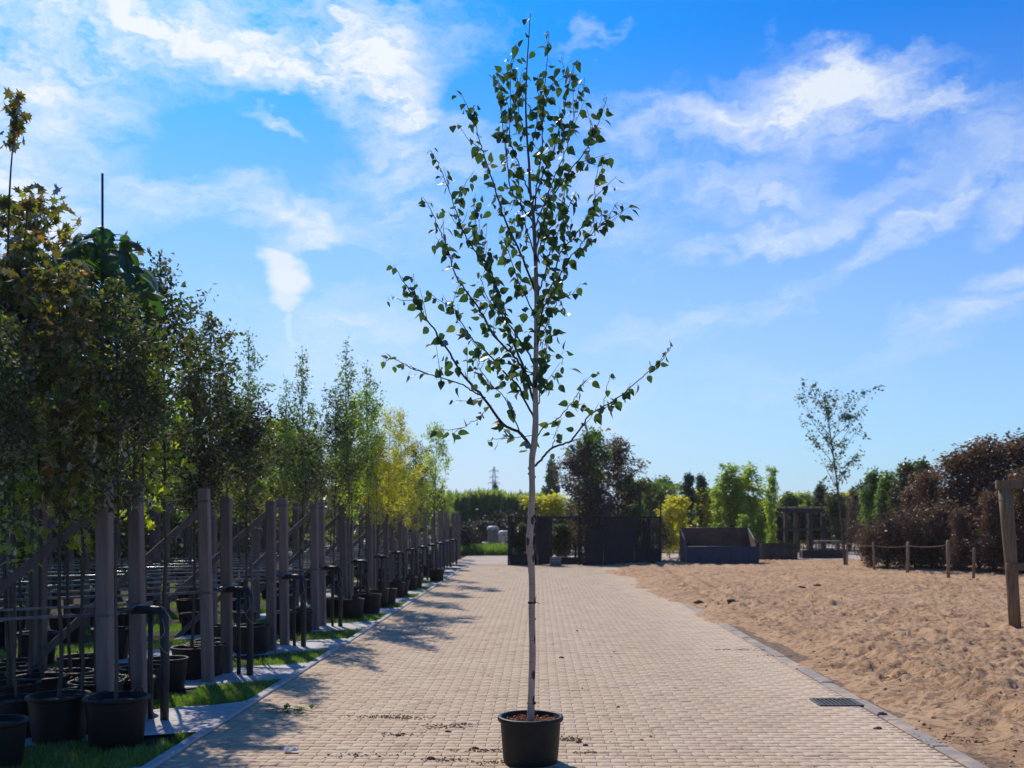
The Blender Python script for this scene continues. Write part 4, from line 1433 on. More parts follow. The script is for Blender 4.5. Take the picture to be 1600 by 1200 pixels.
def build_cage():
    D = 38.4
    X = lambda x: (x - CX) * D / F
    ht = 1.76
    t = tag(empty('plant_cage', (X(913), D, 0)), 'low black cage of posts, netting panels and boards full of plants at the path end', 'cage')
    ox = X(913)
    depth = 4.0
    xs = [795, 838, 861, 905, 945, 993, 1013, 1031]
    for x in xs:
        MB().box((X(x) - ox, 0, ht / 2), (.09, .09, ht), bevel=.008).build('post', MAT['net_black'], t)
    for x in (795, 905, 1031):
        MB().box((X(x) - ox, depth, ht / 2), (.09, .09, ht), bevel=.008).build('post', MAT['net_black'], t)
    MB().box(((X(795) + X(1031)) / 2 - ox, 0, ht + .035), (X(1031) - X(795) + .09, .10, .07), bevel=.008).build('beam', MAT['net_black'], t)
    MB().box(((X(795) + X(1031)) / 2 - ox, depth, ht + .035), (X(1031) - X(795) + .09, .10, .07), bevel=.008).build('beam', MAT['net_black'], t)
    for x in (795, 905, 1031):
        MB().box((X(x) - ox, depth / 2, ht + .032), (.09, depth - .1, .06), bevel=.008).build('beam', MAT['net_black'], t)
    # solid black panels between the posts
    for a, b, z0, z1 in ((838, 861, .02, ht), (912, 945, .02, 1.3), (945, 993, .02, ht), (993, 1031, .02, .62), (795, 838, .02, .42), (861, 905, .02, .30), (905, 912, .02, .5)):
        MB().box(((X(a) + X(b)) / 2 - ox, .02, (z0 + z1) / 2), (abs(X(b) - X(a)) - .10, .03, z1 - z0), bevel=.005).build('panel', MAT['net_black'], t)
    # upright slats on the right bay
    for i in range(7):
        x = 996 + i * 5
        MB().box((X(x) - ox, .03, ht / 2), (.035, .035, ht - .02)).build('slat', MAT['net_black'], t)
    # left side: netting stretched over a frame
    MB().box((X(795) - ox, depth / 2, ht / 2), (.02, depth - .12, ht - .1)).build('side_net', MAT['net_black'], t)
    # things kept in the cage
    for (x, w, h, dy, m_) in ((868, .42, .32, -.28, 'grey_wood'), (820, .85, .30, .5, 'net_black'), (925, .75, .48, -.30, 'net_black')):
        c = tag(empty('planter_crate', (X(x), D + dy, 0)), {868: 'small brown wooden crate in front of the black cage', 820: 'flat black crate inside the cage beside its netted side', 925: 'black square planter standing before the dark cage panel'}[x], 'crate')
        b = MB()
        for s in (-1, 1):
            MB().box((s * (w / 2 - .012), 0, h / 2), (.024, .34, h)).build('side', MAT[m_], c)
        for k in range(3):
            zz = h * (k + .5) / 3
            MB().box((0, -.172, zz), (w, .02, h / 3 - .02), bevel=.003).build('slat', MAT[m_], c)
            MB().box((0, .172, zz), (w, .02, h / 3 - .02), bevel=.003).build('slat', MAT[m_], c)
        MB().box((0, 0, .02), (w - .06, .32, .02)).build('floor', MAT[m_], c)
    for i, (x, y, kd, D2, lab) in enumerate(((815, 820, 'mixed', 39.6, 'small rusty-green shrub behind the left bay of the cage'), (882, 822, 'mixed', 40.6, 'olive green shrub filling the middle bay of the cage'),
                                             (872, 822, 'mixed', 40.6, 'olive shrub behind the brown crate in the cage'), (1008, 835, 'leafy', 40.0, 'low green shrub behind the upright slats'))):
        bgtree(kd, x, y, D2, lab, i, None, 'shrub', 'shrub', 1.5)
    # trees rising out of the cage
    bgtree('purple', 903, 694, 41.0, 'purple-leaved tree rising from the cage on the side of the conifer', 0, None, 'purple_tree', 'tree')
    bgtree('deep', 927, 672, 41.6, 'deep green tree between two purple-leaved trees in the cage', 0, None, 'green_tree', 'tree')
    bgtree('purple', 965, 684, 42.0, 'broad purple-leaved tree rising beside the flat-trained trees', 1, None, 'purple_tree', 'tree', 1.15)
    bgtree('purple', 935, 760, 40.4, 'lower dark purple tree in front of the deep green tree', 1, None, 'purple_tree', 'tree', 1.3)
    bgtree('deep', 985, 745, 43.0, 'small green tree behind the black cage panel', 1, None, 'green_tree', 'tree', 1.1)
    # flat-trained trees: bare stems under a level roof of leaves
    rg = np.random.default_rng(3)
    for i, x in enumerate((1000, 1016, 1032)):
        D2 = 41.5 + i * .5
        t2 = tag(empty('trained_tree', ((x - CX) * D2 / F, D2, 0)), 'bare-stemmed tree trained into a flat leafy roof behind the cage', 'tree', 'flat-trained trees behind the cage')
        zt = P(x, 764, D2).z
        arms = [(np.array([(0, 0, 0), (.02, 0, zt * .5), (0, 0, zt)]), np.array([.05, .042, .035]))]
        for k in range(6):
            a = k * 1.047
            arms.append((np.array([(0, 0, zt - .05), (math.cos(a) * .35, math.sin(a) * .3, zt + .03), (math.cos(a) * .75, math.sin(a) * .6, zt + .05)]), np.array([.02, .015, .008])))
        V, Q = tubes_np(arms, 6)
        obj('trunk', mesh_np('trunk', V, Q, True), MAT['bark'], t2)
        nl = 900
        p = np.column_stack([rg.uniform(-.85, .85, nl), rg.uniform(-.6, .6, nl), zt + .05 + rg.normal(0, .09, nl)])
        V, Fc = leaves_np('small', p, rg.normal(0, 1, (nl, 3)), rg.normal(0, 1, (nl, 3)) + np.array([0, 0, 1]), rg.uniform(.07, .14, nl))
        tag(obj('crown', mesh_np('crown', V, Fc), MAT['leaf_green'], t2), kind='stuff')


build_cage()


def build_skip():
    D = 37.9
    x0, x1 = (1073 - CX) * D / F, (1186 - CX) * D / F
    w, d, hf, hb = x1 - x0, 1.85, .69, 1.37
    t = tag(empty('waste_skip', ((x0 + x1) / 2, D + d / 2, .0)), 'open dark blue steel skip with sloping ends and a rusty inside', 'skip')
    th = .05
    MB().box((0, -d / 2 + th / 2, hf / 2 + .02), (w, th, hf - .04), bevel=.006).build('front_wall', MAT['skip_blue'], t)
    MB().box((0, d / 2 - th / 2, hb / 2 + .02), (w, th, hb - .04), bevel=.006).build('back_wall', MAT['skip_blue'], t)
    MB().box((0, d / 2 - th - .007, hb / 2 + .02), (w - 2 * th - .01, .010, hb - .08)).build('back_lining', MAT['skip_rust'], t)
    MB().box((0, 0, .06), (w - 2 * th - .02, d - 2 * th - .03, .06)).build('floor', MAT['skip_rust'], t)
    for s in (-1, 1):
        xa, xb = s * (w / 2 - th), s * (w / 2) * 1.002
        def side(xa, xb, inset):
            y0, y1 = -d / 2 + inset, d / 2 - inset
            pr = [(y0, .02), (y1, .02), (y1, hb - inset), (y0, hf - inset)]
            vs = [(xa, y, z) for y, z in pr] + [(xb, y, z) for y, z in pr]
            return MB().add(vs, [(0, 1, 2, 3), (7, 6, 5, 4), (0, 4, 5, 1), (1, 5, 6, 2), (2, 6, 7, 3), (3, 7, 4, 0)])
        side(xa, xb, .0015).build('end_wall', MAT['skip_blue'], t)
        side(xa - s * .012, xa - s * .002, .056).build('end_lining', MAT['skip_rust'], t)
        # rounded rim along the sloping top edge
        MB().tube([(s * (w / 2 - th / 2), -d / 2, hf + .005), (s * (w / 2 - th / 2), d / 2, hb + .005)], .032, 8).build('rim', MAT['skip_blue'], t)
    MB().tube([(-w / 2, -d / 2 + .02, hf), (w / 2, -d / 2 + .02, hf)], .03, 8).build('rim', MAT['skip_blue'], t)
    MB().tube([(-w / 2, d / 2 - .02, hb), (w / 2, d / 2 - .02, hb)], .03, 8).build('rim', MAT['skip_blue'], t)
    for i in range(4):
        MB().box((-w / 2 + w * (i + .5) / 4, -d / 2 - .02, hf / 2), (.06, .035, hf - .1), bevel=.005).build('rib', MAT['skip_blue'], t)


build_skip()


def slat_box(name, label, c, w, d, h, n, mat, cat):
    t = tag(empty(name, c), label, cat)
    for s in (-1, 1):
        for k in range(n):
            MB().box((0, s * (d / 2), h * (k + .5) / n), (w, .03, h / n - .015), bevel=.004).build('plank', MAT[mat], t)
            MB().box((s * (w / 2 - .02), 0, h * (k + .5) / n), (.03, d - .035, h / n - .015), bevel=.004).build('plank', MAT[mat], t)
        for q in (-1, 1):
            MB().box((s * (w / 2 - .06), q * (d / 2 - .05), h / 2), (.06, .06, h)).build('corner_post', MAT[mat], t)
    MB().box((0, 0, h - .08), (w - .08, d - .08, .04)).build('soil', MAT['soil'], t)
    return t


def build_right_yard():
    D = 43.0
    X = lambda x, D: (x - CX) * D / F
    slat_box('planter_box', 'long dark plank planter box beside the blue skip', (X(1218, D), D + .4, 0), X(1247, D) - X(1190, D), .8, .72, 3, 'dark_wood', 'planter')
    D = 45.5
    slat_box('planter_box', 'low grey plank box in front of the small table', (X(1288, D), D + .3, 0), X(1322, D) - X(1254, D), .6, .36, 2, 'dark_wood', 'planter')
    # small grey table
    D = 48.5
    t = tag(empty('garden_table', (X(1293, D), D, 0)), 'small weathered grey wooden table behind the low plank box', 'table')
    for k in range(4):
        MB().box((0, -.26 + k * .175, .70), (1.15, .165, .045), bevel=.004).build('top_plank', MAT['grey_wood'], t)
    for sx in (-1, 1):
        for sy in (-1, 1):
            MB().box((sx * .48, sy * .24, .34), (.08, .08, .675), bevel=.004).build('leg', MAT['grey_wood'], t)
    # pergolas
    for (xa, xb, D, posts, lab) in ((1150, 1268, 51.5, (1152, 1190, 1228, 1243, 1265), 'dark timber pergola with a middle rail behind the planter boxes'),
                                    (1262, 1350, 52.5, (1263, 1285, 1307, 1346), 'dark timber pergola standing behind the leaning tree')):
        xc = X((xa + xb) / 2, D)
        t = tag(empty('pergola', (xc, D, 0)), lab, 'pergola')
        zt = P(0, 797, D).z
        for row in (0, 2.2):
            MB().box((0, row, zt), (X(xb, D) - X(xa, D) + .5, .09, .18), bevel=.008).build('beam', MAT['dark_wood'], t)
            for x in posts:
                MB().box((X(x, D) - xc, row, zt / 2 - .05), (.14, .14, zt - .09), bevel=.008).build('post', MAT['dark_wood'], t)
            MB().box((.3, row, 1.22), ((X(xb, D) - X(xa, D)) * .8, .05, .12), bevel=.006).build('rail', MAT['dark_wood'], t)
        for i in range(7):
            x = X(xa, D) - xc + (X(xb, D) - X(xa, D)) * (i + .5) / 7
            MB().box((x, 1.1, zt + .13), (.06, 2.9, .11), bevel=.006).build('rafter', MAT['dark_wood'], t)
    # clipped and bushy trees of the yard: kind, x, top y, depth, label, width, name, cat
    L = [
        ('yellowcol', 1046, 790, 46, 'yellow leafy shrub at the corner of the cage', 1.25, 'shrub'), ('yellowcol', 1060, 778, 47, 'yellow-green leafy shrub next to the blue-green columns', 1.2, 'shrub'),
        ('bluecol', 1077, 742, 49, 'blue-green column tree, the one nearer the yellow shrubs', .8, 'tree'), ('bluecol', 1091, 743, 50, 'blue-green column tree close to the tall yellow-green column', .8, 'tree'),
        ('yellowcol', 1108, 768, 50, 'bushy yellow shrub behind the skip', 1.8, 'shrub'), ('column', 1126, 760, 48, 'yellow-green bushy tree leaning on the tall columns', 1.7, 'tree'),
        ('column', 1142, 726, 47, 'tallest yellow-green column tree behind the skip', 1.8, 'tree'), ('column', 1172, 727, 47.5, 'green column tree beside the tallest yellow-green one', 1.6, 'tree'),
        ('column', 1204, 731, 48.5, 'narrow green column tree standing apart by the pergola', .75, 'tree'),
        ('column', 1160, 770, 46.3, 'bright green bush growing at the end of the pergola', 1.2, 'shrub'),
        ('column', 1190, 806, 46.4, 'leafy green bush below the pergola beam', 1.3, 'shrub'), ('column', 1160, 805, 44.5, 'low bright green bush right behind the skip', 1.3, 'shrub'),
        ('leafy', 1232, 772, 58, 'small green tree behind the pergola by the narrow column', 1.2, 'tree'), ('column', 1262, 770, 60, 'fresh green tree behind the pergola posts', 1.8, 'tree'),
        ('mixed', 1283, 758, 57, 'rusty brown young tree behind the pergola', .7, 'tree'), ('leafy', 1248, 776, 64, 'rounded green tree far behind the pergola', 1.3, 'tree'),
        ('purple', 1336, 762, 50, 'dark purple bush behind the leaning airy tree', .9, 'tree'), ('leafy', 1362, 738, 46, 'tall loose green tree beside the beech hedge', .8, 'tree'),
        ('leafy', 1386, 742, 44, 'green tree touching the beech hedge', .8, 'tree'), ('mixed', 1412, 728, 43, 'olive tree behind the front end of the beech hedge', .8, 'tree'),
        ('mixed', 1440, 722, 44, 'dark olive tree rising over the beech hedge', .8, 'tree'), ('mixed', 1310, 775, 52, 'low olive tree between the pergola and the beech hedge', 1.1, 'tree'),
        ('yellowcol', 868, 776, 52, 'golden yellow shrub showing over the cage', 2.0, 'shrub'), ('yellowcol', 842, 778, 53, 'orange-yellow shrub over the cage, beside the golden one', 1.9, 'shrub'),
        ('column', 895, 780, 51, 'green-yellow shrub over the cage next to the purple trees', 2.0, 'shrub'),
        ('conifer', 861, 714, 72, 'pointed blue-green conifer behind the golden shrubs', .75, 'tree'), ('conifer', 773, 752, 100, 'small round-topped conifer below the pylon', .8, 'tree'),
        ('leafy', 1030, 748, 55, 'green tree behind the flat-trained trees', 1.0, 'tree'), ('leafy', 1005, 752, 56, 'green tree behind the cage slats', 1.0, 'tree'),
        ('bluecol', 1052, 764, 62, 'blue-green bush far behind the yellow shrubs', 1.4, 'shrub'),
    ]
    for i, (kd, x, y, D, lab, wd, nm) in enumerate(L):
        bgtree(kd, x, y, D, lab, i, None, 'shrub' if nm == 'shrub' else ('conifer_tree' if kd == 'conifer' else 'young_tree'), nm, wd)
    for i, x in enumerate(range(1040, 1420, 17)):
        kd, what = (('column', 'fresh green'), ('leafy', 'mid green'), ('yellowcol', 'yellow-green'), ('column', 'fresh green'), ('mixed', 'olive'))[i % 5]
        bgtree(kd, x, 772 + (i * 37 % 17), 60 + (i * 13 % 7) * 1.2, '%s bushy tree in the band of foliage behind skip and pergolas' % what, i, '%s trees of the foliage band' % what, 'young_tree', 'tree', 1.9 if kd in ('column', 'yellowcol') else 1.4)
    for i, x in enumerate(range(1150, 1420, 15)):
        bgtree('mixed' if i % 3 else 'clippedlow', x, (800, 806, 803, 796)[i % 4], 56.5 + (i * 7 % 5) * .6, 'dark leafy bush in the thicket behind the pergolas', i, 'bushes of the thicket behind the pergolas', 'shrub', 'shrub', 1.25)
    for i, x in enumerate(range(812, 1030, 24)):
        bgtree('clippedlow', x, 812 + (i * 5 % 7), 42.6 + (i * 3 % 4) * .3, 'dark low shrub inside the cage, behind its front posts', i, 'dark shrubs inside the cage', 'shrub', 'shrub', .9)
    # the leaning airy tree at the edge of the sand
    bgtree('airy', 1320, 616, 37.0, 'slender leaning tree with an airy blue-green crown at the sand edge', 0, None, 'airy_tree', 'tree', 1.0, 0.0, 0.0)
    # beech hedge
    B = [(1425, 770, 36.5, .75), (1455, 742, 35.5, .9), (1492, 716, 34.5, .95), (1530, 700, 33.8, 1.0), (1572, 704, 33.0, 1.05), (1615, 690, 32.3, 1.1), (1655, 690, 31.5, 1.1), (1500, 800, 32.4, .8), (1552, 775, 31.6, .9), (1602, 745, 31.0, .9), (1650, 735, 30.6, .9)]
    for i, (x, y, D, wd) in enumerate(B):
        bgtree('beech', x, y, D, 'tall russet beech shrub in the loose hedge beside the sand field', i, 'russet beech shrubs of the hedge', 'beech_shrub', 'shrub', wd * 1.45)
    for i, (x, y, D, wd) in enumerate(((1362, 846, 35.2, .50), (1386, 834, 35.0, .62), (1412, 826, 34.8, .66), (1440, 824, 34.6, .66), (1464, 832, 34.2, .6))):
        bgtree('beechlow', x, y, D, 'low rounded russet beech shrub behind the rope fence', i + 1, 'low beech shrubs by the rope fence', 'beech_shrub', 'shrub', wd * 1.5)
    # rope fence
    ST = [(1323, 846, 886), (1366, 851, 894), (1418, 850, 898), (1482, 847, 906), (1521, 858, 906)]
    tops = []
    for i, (x, yt, yb) in enumerate(ST):
        g = G(x, yb)
        z0 = float(sand_h(g.x, g.y))
        ht = (yb - yt) * g.y / F
        t = tag(empty('fence_stake', (g.x, g.y, z0)), ['wooden stake at the far end of the rope fence', 'wooden stake in front of the low beech shrubs, second along the rope', 'wooden stake in the middle of the rope fence',
                'sturdy pale wooden stake where the rope ends', 'thin dark stake without rope beside the tall beech hedge'][i], 'stake')
        t.rotation_euler = (.02 * math.sin(i * 5), .025 * math.cos(i * 3), 0)
        r = .05 if i in (2, 3) else .04
        MB().tube([(0, 0, -.1), (.004, 0, ht * .5), (0, .003, ht - .01), (0, 0, ht)], [r, r * .97, r * .95, r * .6], 9).build('shaft', MAT['stake_wood' if i < 4 else 'old_wood'], t)
        MB().lathe([(r * .98, -.012), (r + .008, -.012), (r + .008, .012), (r * .98, .012)], 9, (0, 0, ht - .12)).build('rope_loop', MAT['rope'], t)
        tops.append(Vector((g.x, g.y, z0 + ht - .12)))
    pts = []
    for a, b in zip(tops[:3], tops[1:4]):
        for k in range(6):
            f = k / 6
            pts.append(a.lerp(b, f) - Vector((0, .05, .05 * 4 * f * (1 - f))))
    pts.append(tops[3] - Vector((0, .05, 0)))
    t = tag(MB().tube(pts, .008, 6).build('fence_rope', MAT['rope']), 'thin slack rope strung between the wooden stakes', 'rope')
    # big timber frame at the right
    g = G(1587, 988)
    z0 = float(sand_h(g.x, g.y))
    t = tag(empty('timber_frame', (g.x, g.y, z0)), 'weathered leaning timber post with top beam and lower rail on the sand', 'timber frame')
    D = g.y
    q = lambda x, y, dy=0: P(x, y, D + dy) - Vector((g.x, g.y, z0))
    tp = q(1570, 757)
    bt = Vector((0, 0, -.12))
    mid = (tp + bt) / 2 + Vector((.008, 0, 0))
    MB().tube([bt, bt.lerp(mid, .5), mid, mid.lerp(tp, .5), tp], [.086, .088, .092, .098, .102], 14).build('post', MAT['old_wood'], t)
    b2 = Vector((2.45, -.5, -.12))
    t2 = tp + Vector((2.5, -.5, .03))
    MB().tube([b2, (b2 + t2) / 2, t2], [.088, .092, .1], 14).build('post', MAT['old_wood'], t)
    MB().bar(q(1556, 764, -.02) + Vector((0, 0, .06)), t2 + Vector((.2, 0, .03)), .12, .13, .012).build('beam', MAT['old_wood'], t)
    MB().bar(q(1572, 886, -.06), Vector((2.55, -.62, .98)), .085, .11, .012).build('rail', MAT['old_wood'], t)
    MB().tube([q(1566, 782, -.1), q(1558, 783, -.12), q(1556, 787, -.12)], .008, 6).build('bracket', MAT['rail_metal'], t)


build_right_yard()


def build_far():
    rg = np.random.default_rng(12)
    X = lambda x, D: (x - CX) * D / F
    # hedge of tall reeds / willow behind the lane
    for i, (xa, xb, yt, D) in enumerate(((688, 735, 776, 60), (730, 785, 771, 61), (780, 850, 774, 62))):
        t = tag(empty('willow_hedge', (X((xa + xb) / 2, D), D, 0)), ['tall upright green hedge at the end of the tree rows', 'tall upright green hedge behind the white bags', 'tall upright yellow-green hedge behind the cage'][i], 'hedge')
        n = 5500
        w = X(xb, D) - X(xa, D)
        h = P(0, yt, D).z
        top = h * (1 - rg.random(n) ** 2.2 * .85) * (1 + .05 * rg.normal(0, 1, n))
        p = np.column_stack([rg.uniform(-w / 2, w / 2, n), rg.uniform(-.8, .8, n), np.maximum(.1, top - .4)])
        tip = np.column_stack([rg.normal(0, .22, n), rg.normal(0, .22, n), np.ones(n)])
        V, Fc = leaves_np('lance', p, tip, rg.normal(0, 1, (n, 3)), rg.uniform(.3, .62, n) * .8)
        tag(obj('foliage', mesh_np('foliage', V, Fc), MAT['reed'], t), kind='stuff')
        stems = [(np.array([(x, y, 0), (x + rg.normal(0, .1), y, h * .8)]), np.array([.02, .008])) for x, y in zip(rg.uniform(-w / 2, w / 2, 40), rg.uniform(-.6, .6, 40))]
        V, Q = tubes_np(stems, 4)
        tag(obj('stem', mesh_np('stem', V, Q), MAT['bark'], t), kind='stuff')
    for i, (x, y, D, wd, lab) in enumerate(((726, 822, 50, 1.3, 'dark clipped shrub closing off the tree rows'), (741, 832, 52, 1.2, 'dark shrub beside the grass bank'), (752, 815, 57, 1.5, 'dark bush behind the white bags'),
                                            (700, 800, 51, 1.3, 'brownish shrub behind the last row posts'), (800, 812, 58, 1.5, 'dark bush behind the tall white bag'), (775, 806, 59, 1.6, 'dark olive bush before the upright hedge'))):
        bgtree('mixed' if i == 3 else 'clippedlow', x, y, D, lab, i, None, 'shrub', 'shrub', wd)
    # white bulk bags and a heap of pale gravel
    for i, (x, yt, D, w, lab) in enumerate(((770, 822, 54, .56, 'tall pale bulk bag with a white wrapped top at the lane end'), (787, 829, 54.5, .52, 'white bulk bag standing against the cage at the lane end'), (757, 847, 53.6, .32, 'small white wrapped sack lying beside the bulk bags'))):
        h = P(0, yt, D).z
        t = tag(empty('bulk_bag', (X(x, D), D, 0)), lab, 'bulk bag')
        MB().box((0, 0, h * .45), (w, w, h * .9), bevel=.06).build('sack', MAT['bag_side' if i == 0 else 'white_wrap'], t)
        MB().lathe([(w * .52, h * .84), (w * .56, h * .9), (w * .5, h * .97), (w * .3, h * 1.0), (0, h * .985)], 12).build('top', MAT['white_wrap'], t)
    n = 14
    vs, fs = [], []
    for i in range(8):
        r = i / 7
        for k in range(n):
            a = 2 * math.pi * k / n
            rr = r * (1 + .15 * math.sin(k * 2.3))
            vs.append((1.0 * rr * math.cos(a), .8 * rr * math.sin(a), .62 * (1 - r) ** .8 + rg.normal(0, .015) - .02))
    for i in range(7):
        for k in range(n):
            j = (k + 1) % n
            fs.append((i * n + k, i * n + j, i * n + n + j, i * n + n + k))
    o = MB().add(vs, fs, True).build('gravel_heap', MAT['sand'], None, (X(782, 53), 53.1, 0))
    tag(o, 'small heap of pale gravel at the foot of the white bulk bags', 'gravel heap')
    # pylon on the horizon
    D = 800
    s = D / F
    t = tag(empty('pylon', (X(772, D), D, 0)), 'distant steel lattice electricity pylon above the hedge, tinted with painted haze', 'pylon')
    zt = P(0, 729, D).z
    b = MB()
    lv = [(0, 5.2), (zt * .35, 2.6), (zt * .6, 1.4), (zt * .8, 1.0), (zt, .25)]
    for (z0, w0), (z1, w1) in zip(lv, lv[1:]):
        for sx, sy in ((-1, -1), (1, -1), (1, 1), (-1, 1)):
            b.bar((sx * w0, sy * w0, z0), (sx * w1, sy * w1, z1), .5)
        for sy in (-1, 1):
            b.bar((-w0, sy * w0, z0), (w1, sy * w1, z1), .3)
            b.bar((w0, sy * w0, z0), (-w1, sy * w1, z1), .3)
    b.build('mast', MAT['steel_haze_blue'], t)
    for y, hw in ((736, 7), (745.5, 6.5), (754.5, 9)):
        z = P(0, y, D).z
        b = MB()
        hw = hw * s
        for sy in (-1, 1):
            b.bar((-hw, 0, z), (hw, 0, z), .42)
            b.bar((-hw, 0, z), (0, sy * .8, z + 1.6), .25)
            b.bar((hw, 0, z), (0, sy * .8, z + 1.6), .25)
        b.build('cross_arm', MAT['steel_haze_blue'], t)
        for sx in (-1, 1):
            MB().tube([(sx * hw, 0, z), (sx * hw, 0, z - 1.8)], .18, 5).build('insulator', MAT['steel_haze_blue'], t)
    # far belt of trees: one mass
    n = 60000
    x = rg.uniform(-120, 190, n)
    D = rg.uniform(105, 135, n)
    hmax = 3.4 + 2.2 * fbm(x * .09, x * 0, 4, 5) * 2 + 1.2 * fbm(x * .5, x * 0, 3, 6) * 2
    z = np.abs(hmax) * rg.random(n) ** .55
    p = np.column_stack([x, D, z])
    V, Fc = leaves_np('small', p, rg.normal(0, 1, (n, 3)) + np.array([0, 0, .4]), rg.normal(0, 1, (n, 3)), rg.uniform(.3, .75, n))
    tag(obj('distant_wood', mesh_np('distant_wood', V, Fc), MAT['leaf_green']), 'distant belt of green trees on the horizon', 'trees', kind='stuff')
    n = 40000
    x = rg.uniform(-60, -6, n); D = rg.uniform(50, 60, n)
    side = rg.random(n) < .5
    x = np.where(side, rg.uniform(-15.5, -11.5, n), x); D = np.where(side, rg.uniform(12, 52, n), D)  # side belt of foliage, added to block light and darken under the crowns
    z = 3.2 * rg.random(n) ** .75
    V, Fc = leaves_np('small', np.column_stack([x, D, z]), rg.normal(0, 1, (n, 3)), rg.normal(0, 1, (n, 3)), rg.uniform(.2, .5, n))
    tag(obj('thicket_and_light_screen', mesh_np('thicket_and_light_screen', V, Fc), MAT['leaf_olive']), 'thicket closing off the nursery behind the rows, with a side belt added to block light', 'trees', kind='stuff')


build_far()


# ------------------------------------------------------------------ small things on the paving
def build_small():
    rg = np.random.default_rng(77)
    Z = 0.002
    # gully grate by the right kerb
    g = G(1324, 1098)
    t = tag(empty('drain_grate', (2.74, g.y, Z)), 'dark iron drain grate sunk in the paving by the kerb', 'drain grate')
    for s in (-1, 1):
        MB().box((0, s * .17, .002), (.40, .03, .014), bevel=.003).build('frame_bar', MAT['iron'], t)
        MB().box((s * .19, 0, .002), (.03, .31, .0135), bevel=.003).build('frame_bar', MAT['iron'], t)
    for k in range(9):
        MB().box((-.155 + k * .039, 0, .001), (.018, .315, .010)).build('bar', MAT['iron'], t)
    MB().box((0, 0, -.004), (.36, .32, .006)).build('pit_shade_plate', MAT['net_black'], t)  # black plate below the bars, painted in place of the shade down there
    # leafy twig lying in the shade
    g = G(448, 1113)
    t = tag(empty('fallen_twig', (g.x, g.y, Z)), 'small leafy green twig lying on the paving near the left kerb', 'twig')
    MB().tube([(-.19, .02, .012), (-.05, 0, .03), (.1, .02, .02), (.22, -.01, .012)], [.004, .004, .003, .002], 6).build('stem', MAT['twig'], t)
    for i in range(26):
        x = rg.uniform(-.18, .22)
        o = obj('leaf', MESH_SMALL_LEAF, MAT['leaf_green'], t)
        tip = Vector((rg.normal(0, .6), rg.normal(0, .8), rg.normal(.05, .25))).normalized()
        nx = tip.cross(Vector((rg.normal(0, .4), rg.normal(0, .4), 1))).normalized()
        o.matrix_local = Matrix.Translation((x, rg.normal(0, .015), .022 + rg.random() * .02)) @ Matrix((nx, tip, nx.cross(tip))).transposed().to_4x4() @ Matrix.Scale(float(rg.uniform(.05, .085)), 4)
    # scrap of white paper
    g = G(455, 1176)
    vs, fs = [], []
    for i in range(5):
        for j in range(4):
            vs.append((-.05 + .025 * i + rg.normal(0, .004), -.03 + .02 * j + rg.normal(0, .004), .012 + abs(rg.normal(0, .010))))
    for i in range(4):
        for j in range(3):
            a = i * 4 + j
            fs.append((a, a + 4, a + 5, a + 1))
    tag(MB().add(vs, fs).build('paper_scrap', MAT['paper'], None, (g.x, g.y, Z)), 'crumpled white scrap lying on the pavers left of the pot', 'paper scrap')
    # dark clods of soil
    def clod(x, y, s, lab, mat='clod', grp=None):
        g = G(x, y)
        b = MB()
        n = 10
        vs, fs = [], []
        for i in range(5):
            th = math.pi * .55 * i / 4
            for k in range(n):
                a = 2 * math.pi * k / n
                r = s * math.sin(th) * (1 + rg.normal(0, .16))
                vs.append((r * 1.5 * math.cos(a), r * math.sin(a), s * .75 * math.cos(th) + rg.normal(0, s * .07)))
        for i in range(4):
            for k in range(n):
                j = (k + 1) % n
                fs.append((i * n + k, i * n + n + k, i * n + n + j, i * n + j))
        zz = max(Z, float(sand_h(g.x, g.y)))
        tag(b.add(vs, fs).build('soil_clod', MAT[mat], None, (g.x, g.y, zz)), lab, 'soil clod', grp)
    clod(673, 1186, .022, 'dark round soil clod on the pavers left of the pot')
    for x, y, s in ((622, 1150, .015), (630, 1147, .012), (742, 1170, .018), (905, 1160, .018), (915, 1165, .014), (700, 1144, .016), (720, 1137, .012), (1378, 1117, .03), (1372, 1139, .022), (966, 1105, .012), (877, 1028, .022)):
        clod(x, y, s, 'small dark crumb of soil lying on the pavers', 'clod', 'soil crumbs on the paving')
    # lumps of earth along the paved edge further back
    for x, y, s in ((1092, 945, .07), (1142, 946, .06), (1252, 921, .09), (1277, 921, .07)):
        clod(x, y, s, 'dark lump of earth on the sand along the paved edge', 'clod', 'earth lumps at the sand edge')
    # crumbs, dry leaves and twigs: too small to count
    n = 900
    y = 6.9 + 9 * rg.random(n) ** 1.6
    x = np.where(rg.random(n) < .45, rg.normal(-.6, .7, n), np.where(rg.random(n) < .5, rg.uniform(-2.5, 2.7, n), rg.normal(.6, .35, n)))
    x = np.clip(x, -2.5, 2.7)
    p = np.column_stack([x, y, np.full(n, Z + .003)])
    V, Fc = leaves_np('small', p, np.column_stack([rg.normal(0, 1, n), rg.normal(0, 1, n), np.abs(rg.normal(0, .12, n))]), rg.normal(0, .3, (n, 3)) + np.array([0, 0, 1]), rg.uniform(.006, .020, n) * (1 + (rg.random(n) < .06) * 1.6))
    tag(obj('leaf_litter', mesh_np('leaf_litter', V, Fc), MAT['litter']), 'dry leaf crumbs and bits of soil scattered over the pavers', 'litter', kind='stuff')
    # soil trodden and spilt round the pot, in drifts along the joints
    V, Fc = [], []
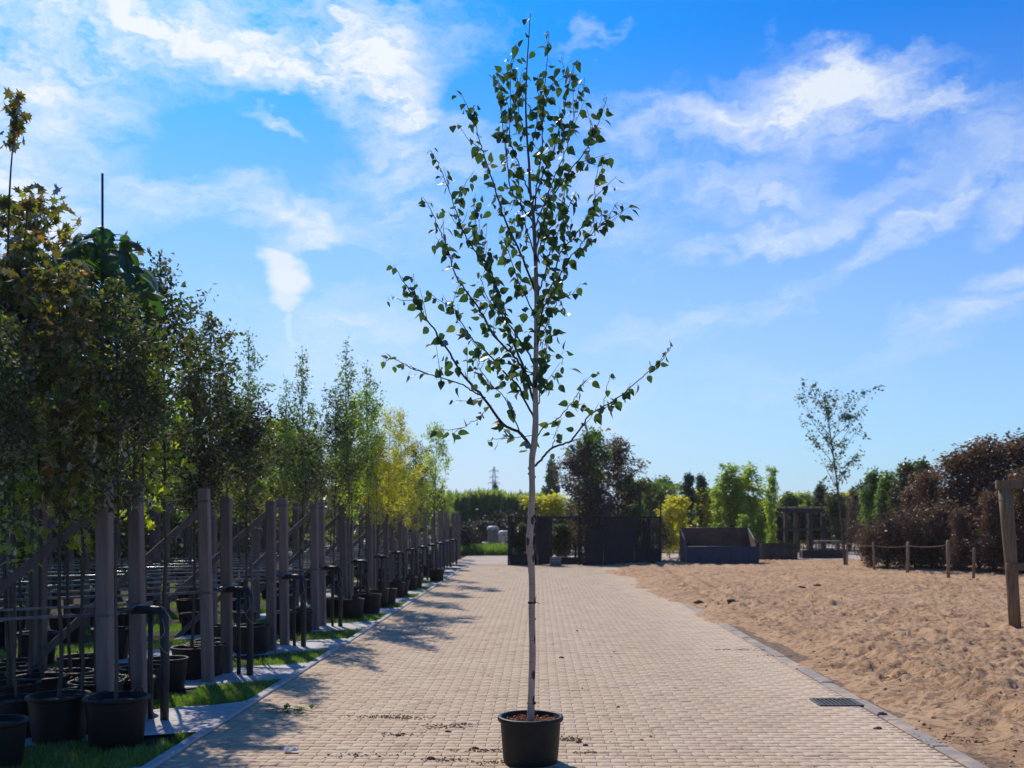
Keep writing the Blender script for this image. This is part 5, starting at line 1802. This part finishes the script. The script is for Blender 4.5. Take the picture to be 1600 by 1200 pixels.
    for (x, y, sx, sy, cnt) in ((600, 1120, .22, .05, 150), (632, 1122, .14, .04, 110), (622, 1148, .07, .03, 70), (700, 1135, .12, .05, 130), (722, 1132, .06, .03, 60), (760, 1173, .13, .025, 130), (775, 1192, .10, .03, 90),
                                (888, 1155, .06, .05, 110), (690, 1188, .10, .03, 90), (575, 1180, .2, .04, 70), (915, 1176, .05, .02, 50), (1490, 1160, .25, .1, 90), (1150, 1015, .25, .05, 120), (1225, 1025, .2, .04, 80)):
        g = G(x, y)
        for _ in range(cnt):
            c = np.array([g.x + rg.normal(0, sx), g.y + rg.normal(0, sy), max(Z, float(sand_h(g.x, g.y)) if g.x > 3 else Z)])
            s = rg.uniform(.003, .011)
            Fc.append(np.array([(0, 1, 3), (1, 2, 3), (2, 0, 3)]) + 4 * len(V))
            V.append(c + s * (rg.normal(0, .3, (4, 3)) + np.array([(1.2, 0, 0), (-.7, .9, 0), (-.7, -.9, 0), (0, 0, .6)])))
    tag(obj('spilt_soil', mesh_np('spilt_soil', np.concatenate(V), np.concatenate(Fc)), MAT['clod']), 'brown crumbs of soil spilt on the pavers round the pot', 'soil', kind='stuff')
    # straw and bark bits on the sand
    n = 1600
    y = 7 + 24 * rg.random(n) ** 1.4
    x = 3.3 + rg.random(n) * y * .5
    z = sand_h(x, y) + .006
    V, Fc = leaves_np('lance', np.column_stack([x, y, z]), np.column_stack([rg.normal(0, 1, n), rg.normal(0, 1, n), rg.normal(0, .15, n)]), rg.normal(0, .3, (n, 3)) + np.array([0, 0, 1]), rg.uniform(.03, .10, n))
    tag(obj('straw_litter', mesh_np('straw_litter', V, Fc), MAT['litter']), 'bits of straw and bark strewn over the sand', 'litter', kind='stuff')


MESH_SMALL_LEAF = mesh_np('leaf', LEAF['small'][0], LEAF['small'][1])
build_small()


# ------------------------------------------------------------------ thin haze in the air
def build_haze():
    m = bpy.data.materials.new('haze')
    m.use_nodes = True
    nt = m.node_tree
    nt.nodes.clear()
    v = nt.nodes.new('ShaderNodeVolumePrincipled')
    v.inputs['Color'].default_value = (0.95, 0.975, 1.0, 1)
    v.inputs['Density'].default_value = 0.0003
    v.inputs['Anisotropy'].default_value = 0.3
    o = nt.nodes.new('ShaderNodeOutputMaterial')
    nt.links.new(v.outputs[0], o.inputs['Volume'])
    b = MB().box((0, 1970, 24), (6100, 4100, 52))
    tag(b.build('haze', m), 'thin pale haze in the air', 'haze', kind='stuff')


build_haze()
